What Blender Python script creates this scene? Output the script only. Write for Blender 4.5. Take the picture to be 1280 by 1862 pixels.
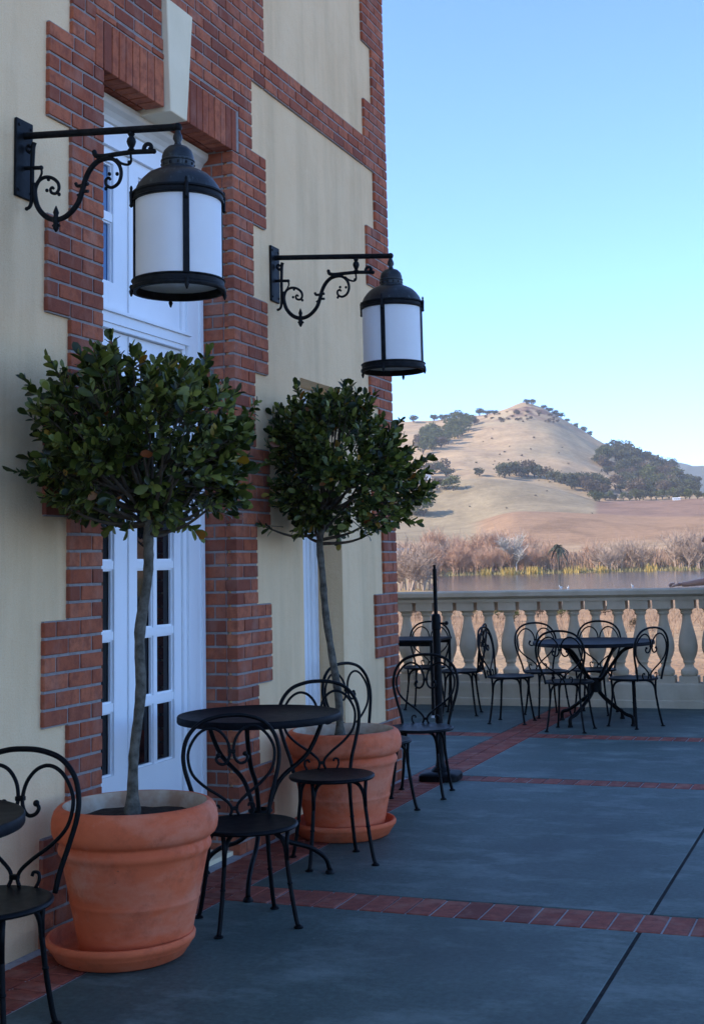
import bpy, math, random
import numpy as np
from mathutils import Vector, Matrix, noise as mnoise
random.seed(7)
for _o in list(bpy.data.objects):
    bpy.data.objects.remove(_o)
scene = bpy.context.scene
COL = scene.collection

# ------------------------------------------------------------------ camera
CAM = Vector((3.4773, 0.0, 1.6))
FPX, CX, CY = 2385.0, 657.0, 711.0            # focal length and optical centre for a 1280 x 1862 picture
YAW, PITCH, ROLL = 0.3686, 0.1322, -0.0236
_f = Vector((-math.sin(YAW)*math.cos(PITCH), math.cos(YAW)*math.cos(PITCH), math.sin(PITCH)))
_r = Vector((math.cos(YAW), math.sin(YAW), 0))
_u = _r.cross(_f)
CR = math.cos(ROLL)*_r + math.sin(ROLL)*_u
CU = -math.sin(ROLL)*_r + math.cos(ROLL)*_u
CF = _f
cam_data = bpy.data.cameras.new('camera')
cam = bpy.data.objects.new('camera', cam_data)
COL.objects.link(cam)
cam.matrix_world = Matrix(((CR.x, CU.x, -CF.x, CAM.x), (CR.y, CU.y, -CF.y, CAM.y), (CR.z, CU.z, -CF.z, CAM.z), (0, 0, 0, 1)))
cam_data.sensor_fit = 'HORIZONTAL'
cam_data.sensor_width = 36.0
cam_data.lens = 36.0*FPX/1280.0
cam_data.shift_x = (640-CX)/1280.0
cam_data.shift_y = -(931-CY)/1280.0
cam_data.clip_start = 0.05
cam_data.clip_end = 30000
scene.camera = cam

# ------------------------------------------------------------------ sky, sun, exposure
SUN_EL = math.radians(34)
SUN_TO = Vector((0.857, 0.514, 0)).normalized()          # horizontal direction in which shadows fall
world = bpy.data.worlds.new('World')
scene.world = world
world.use_nodes = True
wn = world.node_tree
wn.nodes.clear()
sky = wn.nodes.new('ShaderNodeTexSky')
sky.sky_type = 'NISHITA'
sky.sun_disc = False
sky.sun_elevation = SUN_EL
sky.sun_rotation = math.atan2(-SUN_TO.x, -SUN_TO.y)
sky.altitude = 50
sky.air_density = 0.5
sky.dust_density = 0.0
sky.ozone_density = 6.0
bg = wn.nodes.new('ShaderNodeBackground')
bg.inputs['Strength'].default_value = 0.15
wo = wn.nodes.new('ShaderNodeOutputWorld')
wn.links.new(sky.outputs[0], bg.inputs['Color'])
wn.links.new(bg.outputs[0], wo.inputs['Surface'])
sun_data = bpy.data.lights.new('sun', 'SUN')
sun_data.energy = 2.0
sun_data.angle = math.radians(0.53)
sun_data.color = (1.0, 0.90, 0.78)
sun = bpy.data.objects.new('sun', sun_data)
COL.objects.link(sun)
_d = Vector((SUN_TO.x*math.cos(SUN_EL), SUN_TO.y*math.cos(SUN_EL), -math.sin(SUN_EL)))
sun.rotation_euler = _d.to_track_quat('-Z', 'Y').to_euler()
sun.location = (-20, -20, 30)
scene.view_settings.view_transform = 'Standard'
scene.view_settings.look = 'None'
scene.view_settings.exposure = 2.0
scene.view_settings.gamma = 1.0
scene.view_settings.use_curve_mapping = False
scene.render.engine = 'CYCLES'
scene.render.resolution_x, scene.render.resolution_y = 703, 1024

# ------------------------------------------------------------------ helpers
def pix_dir(x, y):
    return CF + CR*((x-CX)/FPX) - CU*((y-CY)/FPX)

def project(p):
    v = Vector(p)-CAM
    w = v.dot(CF)
    return (CX+FPX*v.dot(CR)/w, CY-FPX*v.dot(CU)/w, w)

def cr(pts, n=6, closed=False):
    """Catmull-Rom through the points."""
    P = [Vector(p) for p in pts]
    out = []
    m = len(P)
    rng = range(m) if closed else range(m-1)
    for i in rng:
        if closed:
            a, b, c, d = P[(i-1) % m], P[i], P[(i+1) % m], P[(i+2) % m]
        else:
            b, c = P[i], P[i+1]
            a = P[i-1] if i > 0 else b*2-c
            d = P[i+2] if i+2 < m else c*2-b
        for k in range(n):
            t = k/n
            out.append(0.5*((2*b)+(c-a)*t+(2*a-5*b+4*c-d)*t*t+(3*b-a-3*c+d)*t*t*t))
    if not closed:
        out.append(P[-1])
    return out

class MB:
    def __init__(self):
        self.v = []
        self.f = []
        self.mi = []

    def quad(self, *pts):
        n = len(self.v)
        self.v += [tuple(p) for p in pts]
        self.f.append(tuple(range(n, n+len(pts))))
        return self

    def box(self, x0, x1, y0, y1, z0, z1):
        n = len(self.v)
        self.v += [(x0, y0, z0), (x1, y0, z0), (x1, y1, z0), (x0, y1, z0), (x0, y0, z1), (x1, y0, z1), (x1, y1, z1), (x0, y1, z1)]
        self.f += [tuple(n+i for i in q) for q in ((0, 3, 2, 1), (4, 5, 6, 7), (0, 1, 5, 4), (1, 2, 6, 5), (2, 3, 7, 6), (3, 0, 4, 7))]
        return self

    def cbox(self, x0, x1, y0, y1, z0, z1, c):
        """box with every edge chamfered"""
        n = len(self.v)
        X, Y, Z = (x0, x1), (y0, y1), (z0, z1)
        idx = {}
        for i in (0, 1):
            for j in (0, 1):
                for k in (0, 1):
                    s = (1 if i == 0 else -1, 1 if j == 0 else -1, 1 if k == 0 else -1)
                    p = (X[i], Y[j], Z[k])
                    for a in range(3):
                        q = [p[b]+(0 if b == a else s[b]*c) for b in range(3)]
                        idx[(i, j, k, a)] = len(self.v)
                        self.v.append(tuple(q))
        def F(*k):
            self.f.append(tuple(idx[q] for q in k))
        for a in range(3):
            b, c2 = (a+1) % 3, (a+2) % 3
            for s in (0, 1):
                ring = []
                for (u, w) in ((0, 0), (1, 0), (1, 1), (0, 1)):
                    t = [0, 0, 0]
                    t[a], t[b], t[c2] = s, u, w
                    ring.append((*t, a))
                F(*(ring if s else ring[::-1]))
        for a in range(3):
            b, c2 = (a+1) % 3, (a+2) % 3
            for u in (0, 1):
                for w in (0, 1):
                    t0 = [0, 0, 0]; t1 = [0, 0, 0]
                    t0[a], t1[a] = 0, 1
                    t0[b] = t1[b] = u
                    t0[c2] = t1[c2] = w
                    F((*t0, b), (*t1, b), (*t1, c2), (*t0, c2))
        for i in (0, 1):
            for j in (0, 1):
                for k in (0, 1):
                    F((i, j, k, 0), (i, j, k, 1), (i, j, k, 2))
        return self

    def tube(self, pts, r, n=8, closed=False, cap=True):
        P = [Vector(p) for p in pts]
        m = len(P)
        R = r if isinstance(r, (list, tuple)) else [r]*m
        base = len(self.v)
        up = None
        for i in range(m):
            if closed:
                t = P[(i+1) % m]-P[i-1]
            else:
                t = P[min(i+1, m-1)]-P[max(i-1, 0)]
            if t.length < 1e-9:
                t = Vector((0, 0, 1))
            t.normalize()
            if up is None:
                a = Vector((0, 0, 1)) if abs(t.z) < 0.9 else Vector((1, 0, 0))
                up = (a-t*a.dot(t)).normalized()
            else:
                up = up-t*up.dot(t)
                if up.length < 1e-6:
                    up = t.orthogonal()
                up.normalize()
            s = t.cross(up)
            for k in range(n):
                ang = 2*math.pi*k/n
                self.v.append(tuple(P[i]+(up*math.cos(ang)+s*math.sin(ang))*R[i]))
        seg = m if closed else m-1
        for i in range(seg):
            for k in range(n):
                a = base+i*n+k
                b = base+i*n+(k+1) % n
                i2 = (i+1) % m
                c = base+i2*n+(k+1) % n
                d = base+i2*n+k
                self.f.append((a, b, c, d))
        if cap and not closed:
            self.f.append(tuple(base+k for k in range(n))[::-1])
            self.f.append(tuple(base+(m-1)*n+k for k in range(n)))
        return self

    def lathe(self, prof, n=24, c=(0, 0, 0), cap0=True, cap1=True, wob=None):
        base = len(self.v)
        for (r, z) in prof:
            for k in range(n):
                a = 2*math.pi*k/n
                rr = r*(1+(wob(a, z) if wob else 0))
                self.v.append((c[0]+rr*math.cos(a), c[1]+rr*math.sin(a), c[2]+z))
        m = len(prof)
        for i in range(m-1):
            for k in range(n):
                self.f.append((base+i*n+k, base+i*n+(k+1) % n, base+(i+1)*n+(k+1) % n, base+(i+1)*n+k))
        if cap0:
            self.f.append(tuple(base+k for k in range(n))[::-1])
        if cap1:
            self.f.append(tuple(base+(m-1)*n+k for k in range(n)))
        return self

    def sphere(self, c, r, n=8, m=6):
        sx, sy, sz = r if isinstance(r, (tuple, list)) else (r, r, r)
        base = len(self.v)
        for i in range(1, m):
            ph = math.pi*i/m
            for k in range(n):
                a = 2*math.pi*k/n
                self.v.append((c[0]+sx*math.sin(ph)*math.cos(a), c[1]+sy*math.sin(ph)*math.sin(a), c[2]+sz*math.cos(ph)))
        t = len(self.v); self.v.append((c[0], c[1], c[2]+sz))
        b = len(self.v); self.v.append((c[0], c[1], c[2]-sz))
        for k in range(n):
            self.f.append((t, base+k, base+(k+1) % n))
            self.f.append((b, base+(m-2)*n+(k+1) % n, base+(m-2)*n+k))
        for i in range(m-2):
            for k in range(n):
                self.f.append((base+i*n+k, base+(i+1)*n+k, base+(i+1)*n+(k+1) % n, base+i*n+(k+1) % n))
        return self

    def mesh(self, name, mat=None, smooth=None):
        me = bpy.data.meshes.new(name)
        me.from_pydata(self.v, [], self.f)
        if mat:
            me.materials.append(mat)
        if smooth is not None:
            me.polygons.foreach_set('use_smooth', [True]*len(me.polygons))
            if smooth < 179:
                me.set_sharp_from_angle(angle=math.radians(smooth))
        me.update()
        return me

    def build(self, name, mat, parent=None, smooth=None):
        return link(name, self.mesh(name, mat, smooth), parent)

def link(name, data, parent=None, loc=None):
    o = bpy.data.objects.new(name, data)
    COL.objects.link(o)
    if parent is not None:
        o.parent = parent
    if loc is not None:
        o.location = loc
    return o

def tag(o, label=None, cat=None, group=None, kind=None):
    if label: o['label'] = label
    if cat: o['category'] = cat
    if group: o['group'] = group
    if kind: o['kind'] = kind
    return o

def empty(name, loc=(0, 0, 0), rz=0.0):
    o = bpy.data.objects.new(name, None)
    COL.objects.link(o)
    o.empty_display_size = 0.1
    o.location = loc
    o.rotation_euler = (0, 0, rz)
    return o

def copy_tree(o, parent=None):
    c = o.copy()
    COL.objects.link(c)
    c.parent = parent
    for ch in list(o.children):
        copy_tree(ch, c)
    return c

# ------------------------------------------------------------------ materials
class NT:
    def __init__(self, name):
        self.m = bpy.data.materials.new(name)
        self.m.use_nodes = True
        self.t = self.m.node_tree
        self.b = self.t.nodes['Principled BSDF']
        self.o = self.t.nodes['Material Output']
    def n(self, typ, **kw):
        nd = self.t.nodes.new(typ)
        for k, v in kw.items():
            setattr(nd, k, v)
        return nd
    def l(self, a, b):
        self.t.links.new(a, b)
    def coord(self, kind='Object'):
        return self.n('ShaderNodeTexCoord').outputs[kind]
    def noise(self, scale, detail=4, rough=0.55, vec=None, stretch=None):
        nd = self.n('ShaderNodeTexNoise')
        nd.inputs['Scale'].default_value = scale
        nd.inputs['Detail'].default_value = detail
        nd.inputs['Roughness'].default_value = rough
        v = vec if vec is not None else self.n('ShaderNodeNewGeometry').outputs['Position']
        if stretch:
            mp = self.n('ShaderNodeMapping')
            mp.inputs['Scale'].default_value = stretch
            self.l(v, mp.inputs['Vector'])
            v = mp.outputs[0]
        self.l(v, nd.inputs['Vector'])
        return nd.outputs['Fac']
    def ramp(self, fac, stops):
        r = self.n('ShaderNodeValToRGB')
        e = r.color_ramp.elements
        while len(e) > 1:
            e.remove(e[-1])
        e[0].position = stops[0][0]
        e[0].color = (*stops[0][1], 1)
        for p, c in stops[1:]:
            q = e.new(p)
            q.color = (*c, 1)
        self.l(fac, r.inputs['Fac'])
        return r.outputs['Color']
    def mix(self, fac, a, b, mode='MIX'):
        m = self.n('ShaderNodeMix', data_type='RGBA', blend_type=mode)
        for sock, val in ((m.inputs[0], fac), (m.inputs[6], a), (m.inputs[7], b)):
            if isinstance(val, (int, float)):
                sock.default_value = val
            elif isinstance(val, tuple):
                sock.default_value = (*val, 1)
            else:
                self.l(val, sock)
        return m.outputs[2]
    def math(self, op, a, b=0.0, clamp=False):
        m = self.n('ShaderNodeMath', operation=op, use_clamp=clamp)
        for i, val in enumerate((a, b)):
            if isinstance(val, (int, float)):
                m.inputs[i].default_value = val
            else:
                self.l(val, m.inputs[i])
        return m.outputs[0]
    def hsv(self, col, h=0.5, s=1.0, v=1.0):
        n = self.n('ShaderNodeHueSaturation')
        for k, val in (('Hue', h), ('Saturation', s), ('Value', v)):
            if isinstance(val, (int, float)):
                n.inputs[k].default_value = val
            else:
                self.l(val, n.inputs[k])
        if isinstance(col, tuple):
            n.inputs['Color'].default_value = (*col, 1)
        else:
            self.l(col, n.inputs['Color'])
        return n.outputs[0]
    def rng(self, fac, a, b):
        n = self.n('ShaderNodeMapRange')
        n.inputs['To Min'].default_value = a
        n.inputs['To Max'].default_value = b
        self.l(fac, n.inputs['Value'])
        return n.outputs[0]
    def bump(self, h, strength=0.3, dist=0.01):
        n = self.n('ShaderNodeBump')
        n.inputs['Strength'].default_value = strength
        n.inputs['Distance'].default_value = dist
        self.l(h, n.inputs['Height'])
        self.l(n.outputs[0], self.b.inputs['Normal'])
    def set(self, col=None, rough=None, spec=None, metal=None):
        for k, v in (('Base Color', col), ('Roughness', rough), ('Specular IOR Level', spec), ('Metallic', metal)):
            if v is None:
                continue
            if isinstance(v, tuple):
                self.b.inputs[k].default_value = (*v, 1)
            elif isinstance(v, (int, float)):
                self.b.inputs[k].default_value = v
            else:
                self.l(v, self.b.inputs[k])
        return self

def m_stucco():
    t = NT('stucco')
    c = t.ramp(t.noise(1.3, 6, 0.6), [(0.30, (0.850, 0.565, 0.305)), (0.70, (0.900, 0.630, 0.360))])
    st = t.noise(1.0, 5, 0.6, stretch=(3.0, 3.5, 0.35))
    c = t.mix(t.ramp(st, [(0.48, (0, 0, 0)), (0.70, (0.55,)*3)]), c, (0.62, 0.415, 0.225))
    c = t.mix(t.ramp(t.noise(5.5, 6, 0.7), [(0.45, (0, 0, 0)), (0.75, (0.30,)*3)]), c, (0.90, 0.665, 0.40))
    fine = t.noise(170, 3, 0.7)
    c = t.mix(0.5, c, t.ramp(fine, [(0.3, (0.36,)*3), (0.7, (0.66,)*3)]), 'OVERLAY')
    t.set(c, 0.92, 0.15)
    t.bump(t.math('ADD', t.noise(95, 4, 0.7), t.math('MULTIPLY', t.noise(11, 4), 1.6)), 0.6, 0.007)
    return t.m

def m_brick(name, src, base=((0.350, 0.088, 0.040), (0.500, 0.152, 0.072)), dark=(0.21, 0.060, 0.036), rough=0.86):
    t = NT(name)
    if src == 'object':
        r = t.n('ShaderNodeObjectInfo').outputs['Random']
    else:
        r = t.n('ShaderNodeNewGeometry').outputs['Random Per Island']
    c = t.mix(r, base[0], base[1])
    rr = t.math('FRACT', t.math('MULTIPLY', r, 37.7))
    c = t.mix(t.ramp(rr, [(0.70, (0, 0, 0)), (0.86, (0.75,)*3)]), c, dark)
    big = t.noise(22, 5, 0.65)
    c = t.mix(t.ramp(big, [(0.38, (0.65,)*3), (0.58, (0, 0, 0))]), c, dark)
    gr = t.noise(260, 3, 0.7)
    c = t.mix(0.35, c, t.ramp(gr, [(0.3, (0.35,)*3), (0.7, (0.68,)*3)]), 'OVERLAY')
    pale = t.noise(7, 4, 0.6, stretch=(1, 1, 0.5))
    c = t.mix(t.ramp(pale, [(0.50, (0, 0, 0)), (0.68, (0.32,)*3)]), c, (0.46, 0.25, 0.18))
    t.set(c, rough, 0.2)
    t.bump(t.math('ADD', gr, t.math('MULTIPLY', t.noise(60, 4, 0.6), 1.4)), 0.5, 0.003)
    return t.m

def m_simple(name, a, b, scale=8, rough=0.6, spec=0.4, metal=0.0, bump=0.0, bscale=90):
    t = NT(name)
    c = t.ramp(t.noise(scale, 5, 0.6), [(0.32, a), (0.68, b)])
    t.set(c, rough, spec, metal)
    if bump:
        t.bump(t.noise(bscale, 4, 0.65), bump, 0.003)
    return t.m

def m_concrete():
    t = NT('concrete_paving')
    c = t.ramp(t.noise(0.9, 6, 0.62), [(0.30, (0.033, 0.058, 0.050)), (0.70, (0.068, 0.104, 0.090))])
    sp = t.noise(38, 5, 0.7)
    c = t.mix(0.75, c, t.ramp(sp, [(0.35, (0.30,)*3), (0.68, (0.70,)*3)]), 'OVERLAY')
    eff = t.noise(2.1, 8, 0.70, stretch=(0.9, 1.35, 1))
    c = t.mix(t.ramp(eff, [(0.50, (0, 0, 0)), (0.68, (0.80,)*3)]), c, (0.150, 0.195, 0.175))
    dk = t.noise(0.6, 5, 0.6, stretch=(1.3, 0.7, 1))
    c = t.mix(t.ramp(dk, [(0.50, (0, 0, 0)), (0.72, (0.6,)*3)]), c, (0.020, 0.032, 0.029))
    br = t.noise(7, 5, 0.65, stretch=(1, 3, 1))
    c = t.mix(0.16, c, t.ramp(br, [(0.3, (0.35,)*3), (0.7, (0.65,)*3)]), 'OVERLAY')
    vor = t.n('ShaderNodeTexVoronoi')
    vor.inputs['Scale'].default_value = 5.0
    t.l(t.n('ShaderNodeNewGeometry').outputs['Position'], vor.inputs['Vector'])
    c = t.mix(t.ramp(vor.outputs['Distance'], [(0.0, (0.6,)*3), (0.035, (0, 0, 0))]), c, (0.26, 0.29, 0.26))
    t.set(c, t.rng(t.noise(2.2, 5, 0.6), 0.50, 0.75), 0.4)
    t.bump(t.math('ADD', t.noise(210, 3, 0.7), t.math('MULTIPLY', br, 0.6)), 0.28, 0.003)
    return t.m

def m_iron(name, a, b, rough):
    t = NT(name)
    c = t.ramp(t.noise(30, 5, 0.6), [(0.35, a), (0.7, b)])
    t.set(c, t.rng(t.noise(24, 4), rough-0.08, rough+0.12), 0.12)
    t.bump(t.noise(160, 3, 0.6), 0.12, 0.002)
    return t.m

def m_patina():
    t = NT('patinated_copper')
    c = t.ramp(t.noise(14, 6, 0.65), [(0.35, (0.006, 0.0065, 0.007)), (0.62, (0.016, 0.020, 0.021)), (0.80, (0.075, 0.10, 0.10))])
    drip = t.noise(9, 5, 0.6, stretch=(4, 4, 0.7))
    c = t.mix(t.ramp(drip, [(0.60, (0, 0, 0)), (0.74, (0.6,)*3)]), c, (0.15, 0.19, 0.18))
    t.set(c, 0.40, 0.4, 0.0)
    t.bump(t.noise(60, 4, 0.6), 0.2, 0.004)
    return t.m

def m_terracotta():
    t = NT('terracotta')
    c = t.ramp(t.noise(3.2, 6, 0.6), [(0.30, (0.590, 0.105, 0.036)), (0.70, (0.720, 0.150, 0.056))])
    sm = t.noise(2.0, 5, 0.65, stretch=(1, 1, 2.5))
    c = t.mix(t.ramp(sm, [(0.46, (0, 0, 0)), (0.66, (0.50,)*3)]), c, (0.70, 0.31, 0.19))
    c = t.mix(t.ramp(t.noise(3.4, 7, 0.72), [(0.58, (0, 0, 0)), (0.70, (0.22,)*3)]), c, (0.74, 0.46, 0.34))
    c = t.mix(t.ramp(t.noise(7, 6, 0.7), [(0.52, (0, 0, 0)), (0.66, (0.50,)*3)]), c, (0.38, 0.075, 0.030))
    sp = t.noise(48, 4, 0.7)
    msk = t.math('MULTIPLY', t.ramp(sp, [(0.66, (0, 0, 0)), (0.71, (1, 1, 1))]), t.ramp(t.noise(5, 3), [(0.55, (0, 0, 0)), (0.62, (1, 1, 1))]))
    c = t.mix(msk, c, (0.10, 0.045, 0.03))
    c = t.mix(0.18, c, t.ramp(t.noise(190, 3, 0.7), [(0.3, (0.4,)*3), (0.7, (0.62,)*3)]), 'OVERLAY')
    t.set(c, 0.78, 0.25)
    t.bump(t.math('ADD', t.noise(150, 4, 0.65), t.noise(20, 4)), 0.22, 0.003)
    return t.m

def m_white_paint():
    t = NT('white_paint')
    c = t.ramp(t.noise(2.2, 5, 0.6), [(0.3, (0.85, 0.87, 0.87)), (0.7, (0.90, 0.91, 0.91))])
    d = t.noise(8, 5, 0.6, stretch=(1, 3, 0.4))
    c = t.mix(t.ramp(d, [(0.60, (0, 0, 0)), (0.80, (0.22,)*3)]), c, (0.55, 0.54, 0.50))
    t.set(c, 0.42, 0.4)
    t.bump(t.noise(70, 3), 0.06, 0.003)
    return t.m

def m_glass(name, ior, col, rough=0.02):
    t = NT(name)
    t.set(col, rough, 0.5)
    t.b.inputs['IOR'].default_value = ior
    t.bump(t.noise(3.0, 2), 0.03, 0.01)
    return t.m

def m_opal():
    t = NT('opal_glass')
    c = t.ramp(t.noise(5, 4, 0.6), [(0.3, (0.91, 0.88, 0.83)), (0.7, (0.95, 0.92, 0.87))])
    sp = t.ramp(t.noise(70, 3, 0.6), [(0.74, (0, 0, 0)), (0.78, (0.6,)*3)])
    c = t.mix(sp, c, (0.35, 0.33, 0.30))
    t.set(c, 0.28, 0.5)
    t.b.inputs['Subsurface Weight'].default_value = 0.0
    tr = t.n('ShaderNodeBsdfTranslucent')
    tr.inputs['Color'].default_value = (0.9, 0.9, 0.9, 1)
    mx = t.n('ShaderNodeMixShader')
    mx.inputs[0].default_value = 0.25
    t.l(t.b.outputs[0], mx.inputs[1])
    t.l(tr.outputs[0], mx.inputs[2])
    t.l(mx.outputs[0], t.o.inputs['Surface'])
    return t.m

def m_leaf(name, src, stops, trans=0.25, rough=0.38, spec=0.35):
    t = NT(name)
    if src == 'object':
        r = t.n('ShaderNodeObjectInfo').outputs['Random']
    else:
        r = t.n('ShaderNodeNewGeometry').outputs['Random Per Island']
    c = t.ramp(r, stops)
    c = t.mix(0.5, c, t.ramp(t.noise(6, 3), [(0.3, (0.40,)*3), (0.7, (0.60,)*3)]), 'OVERLAY')
    t.set(c, rough, spec)
    if trans:  # light passing through the blade
        tr = t.n('ShaderNodeBsdfTranslucent')
        t.l(t.hsv(c, 0.48, 1.1, 1.5), tr.inputs['Color'])
        mx = t.n('ShaderNodeMixShader')
        mx.inputs[0].default_value = trans
        t.l(t.b.outputs[0], mx.inputs[1])
        t.l(tr.outputs[0], mx.inputs[2])
        t.l(mx.outputs[0], t.o.inputs['Surface'])
    return t.m

M = {}
M['stucco'] = m_stucco()
M['brick'] = m_brick('brick_facing', 'object')
M['brick_s'] = m_brick('brick_facing_joined', 'island')
M['paver'] = m_brick('brick_paver', 'object', ((0.225, 0.052, 0.032), (0.310, 0.080, 0.050)), (0.15, 0.040, 0.028), 0.75)
M['mortar'] = m_simple('mortar', (0.25, 0.215, 0.195), (0.34, 0.30, 0.27), 30, 0.95, 0.1, 0, 0.5, 140)
M['paver_mortar'] = m_simple('paving_mortar', (0.30, 0.30, 0.30), (0.42, 0.41, 0.40), 30, 0.95, 0.1, 0, 0.5, 140)
M['stone'] = m_simple('cast_stone', (0.80, 0.66, 0.43), (0.88, 0.73, 0.49), 3, 0.85, 0.2, 0, 0.3, 90)
M['balustone'] = m_simple('balustrade_stone', (0.46, 0.365, 0.245), (0.58, 0.47, 0.325), 4, 0.9, 0.15, 0, 0.4, 70)
M['concrete'] = m_concrete()
M['joint'] = m_simple('joint_filler', (0.012, 0.012, 0.013), (0.03, 0.03, 0.03), 20, 0.9, 0.1)
M['iron'] = m_iron('black_wrought_iron', (0.0015, 0.0016, 0.002), (0.0045, 0.005, 0.006), 0.46)
M['iron_table'] = m_iron('black_table_top', (0.002, 0.0023, 0.0035), (0.006, 0.007, 0.010), 0.55)
M['lamp_iron'] = m_iron('lamp_bracket_iron', (0.004, 0.0045, 0.005), (0.014, 0.015, 0.016), 0.52)
M['patina'] = m_patina()
M['opal'] = m_opal()
M['terracotta'] = m_terracotta()
M['pot_inside'] = m_simple('lime_stained_terracotta', (0.42, 0.24, 0.14), (0.62, 0.50, 0.36), 9, 0.9, 0.1, 0, 0.3)
M['soil'] = m_simple('potting_soil', (0.020, 0.014, 0.010), (0.06, 0.042, 0.030), 25, 0.95, 0.1, 0, 1.0, 60)
M['white'] = m_white_paint()
M['cream'] = m_simple('cream_moulding_paint', (0.60, 0.56, 0.47), (0.70, 0.66, 0.56), 4, 0.55, 0.3)
M['glass'] = m_glass('dark_window_glass', 1.45, (0.006, 0.006, 0.007))
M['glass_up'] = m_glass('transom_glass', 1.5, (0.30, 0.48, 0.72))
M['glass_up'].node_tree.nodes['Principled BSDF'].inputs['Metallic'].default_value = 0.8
M['bark'] = m_simple('bay_bark', (0.050, 0.042, 0.030), (0.17, 0.150, 0.115), 26, 0.85, 0.2, 0, 1.0, 45)
M['twig'] = m_simple('twig_bark', (0.05, 0.035, 0.022), (0.10, 0.075, 0.05), 30, 0.85, 0.2)
LEAF = [(0.0, (0.014, 0.022, 0.005)), (0.35, (0.034, 0.048, 0.009)), (0.62, (0.078, 0.098, 0.018)), (0.86, (0.165, 0.185, 0.038)), (0.970, (0.21, 0.23, 0.06)), (0.988, (0.34, 0.20, 0.03)), (1.0, (0.16, 0.02, 0.012))]
M['leaf'] = m_leaf('bay_leaf', 'object', LEAF)
M['leaf_s'] = m_leaf('bay_leaf_joined', 'island', LEAF)
M['cap'] = m_simple('pale_foot_glide', (0.5, 0.5, 0.5), (0.62, 0.62, 0.6), 10, 0.6)

# ------------------------------------------------------------------ brick pieces: the largest in view are parts, the rest one joined part
_brick_cache = {}
def brick_mesh(dx, dy, dz, mat, c=0.0028):
    k = (round(dx, 3), round(dy, 3), round(dz, 3), mat.name)
    if k not in _brick_cache:
        _brick_cache[k] = MB().cbox(-dx/2, dx/2, -dy/2, dy/2, -dz/2, dz/2, c).mesh('brick', mat)
    return _brick_cache[k]

def face_area(b, axis):
    x0, x1, y0, y1, z0, z1 = b
    if axis == 'x':
        q = [(x1, y0, z0), (x1, y1, z0), (x1, y1, z1), (x1, y0, z1)]
    elif axis == 'y':
        q = [(x0, y0, z0), (x1, y0, z0), (x1, y0, z1), (x0, y0, z1)]
    elif axis == 'z-':
        q = [(x0, y0, z0), (x1, y0, z0), (x1, y1, z0), (x0, y1, z0)]
    else:
        q = [(x0, y0, z1), (x1, y0, z1), (x1, y1, z1), (x0, y1, z1)]
    P = [project(p) for p in q]
    if any(p[2] < 0.5 for p in P):
        return 0.0
    if all(p[0] < 0 for p in P) or all(p[1] < 0 for p in P) or all(p[0] > 1280 for p in P) or all(p[1] > 1862 for p in P):
        return 0.0
    s = 0.0
    for i in range(4):
        a, b2 = P[i], P[(i+1) % 4]
        s += a[0]*b2[1]-b2[0]*a[1]
    return abs(s)/2

def lay_bricks(bricks, parent, mat, mat_joined, jit, name='brick', rest_name='far_bricks', limit=300):
    """bricks: list of (box, facing axis)"""
    order = sorted(bricks, key=lambda b: -face_area(*b))
    rest = MB()
    for i, (b, ax) in enumerate(order):
        x0, x1, y0, y1, z0, z1 = b
        off = Vector((random.uniform(-1, 1)*jit if ax == 'x' else 0, random.uniform(-1, 1)*jit if ax == 'y' else 0, random.uniform(-1, 1)*jit if ax == 'z' else 0))
        if i < limit and face_area(b, ax) > 0:
            dx, dy, dz = x1-x0, y1-y0, z1-z0
            o = link(name, brick_mesh(dx, dy, dz, mat), parent)
            o.location = Vector(((x0+x1)/2, (y0+y1)/2, (z0+z1)/2))+off
            a = 0.006
            o.rotation_euler = (random.gauss(0, a) if ax == 'x' else 0, 0, random.gauss(0, a*0.6) if ax == 'z' else 0)
        else:
            rest.cbox(x0+off.x, x1+off.x, y0+off.y, y1+off.y, z0+off.z, z1+off.z, 0.0028)
    if rest.v:
        r = rest.build(rest_name, mat_joined, parent)
        r['kind'] = 'stuff'

# ------------------------------------------------------------------ building
BR_F = 0.022                     # brick faces stand proud of the stucco
COURSE, Z_BASE = 0.0779, -0.017
BL, BH, JT = 0.1800, 0.0645, 0.0125
def zc(n):
    return Z_BASE+n*COURSE
D0, D1, DH = 5.457, 6.882, 4.112            # door opening
W0, W1, WH = 7.880, 8.552, 2.845            # tall window opening
YE = 9.60                                   # end of the stucco wall; brick corner stands a little proud
XR = -0.228                                 # depth of the joinery

bld = empty('winery_building', (0, 7.0, 0))
tag(bld, 'cream stucco building with red brick quoins and tall white french doors', 'building')
def bpart(mb, name, mat, parent=None, smooth=None):
    o = mb.build(name, mat, parent or bld, smooth)
    if parent is None or parent is bld:
        o.location = -Vector(bld.location)
    return o
wall = MB()
wall.box(-0.35, 0, -9, D0-0.02, -0.3, 8.0)
wall.box(-0.35, 0, D0-0.02, D1+0.02, DH+0.02, 8.0)
wall.box(-0.35, 0, D1+0.02, W0, -0.3, 8.0)
wall.box(-0.35, 0, W0, W1, WH, 8.0)
wall.box(-0.35, 0, W1, YE, -0.3, 8.0)
bpart(wall, 'front_wall', M['stucco'])
side = MB()
side.box(-12, -0.36, YE-0.35, YE, -0.3, 8.0)
side.box(-12, -0.36, -9, -8.65, -0.3, 8.0)
side.box(-12.3, -12.001, -9, YE, -0.3, 8.0)
bpart(side, 'side_wall', M['stucco'])
bpart(MB().box(-12.6, 0.25, -9.3, YE+0.3, 8.001, 8.15).box(-12.7, 0.30, -9.4, YE+0.42, 8.151, 8.30), 'roof', M['stone'])

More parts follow.
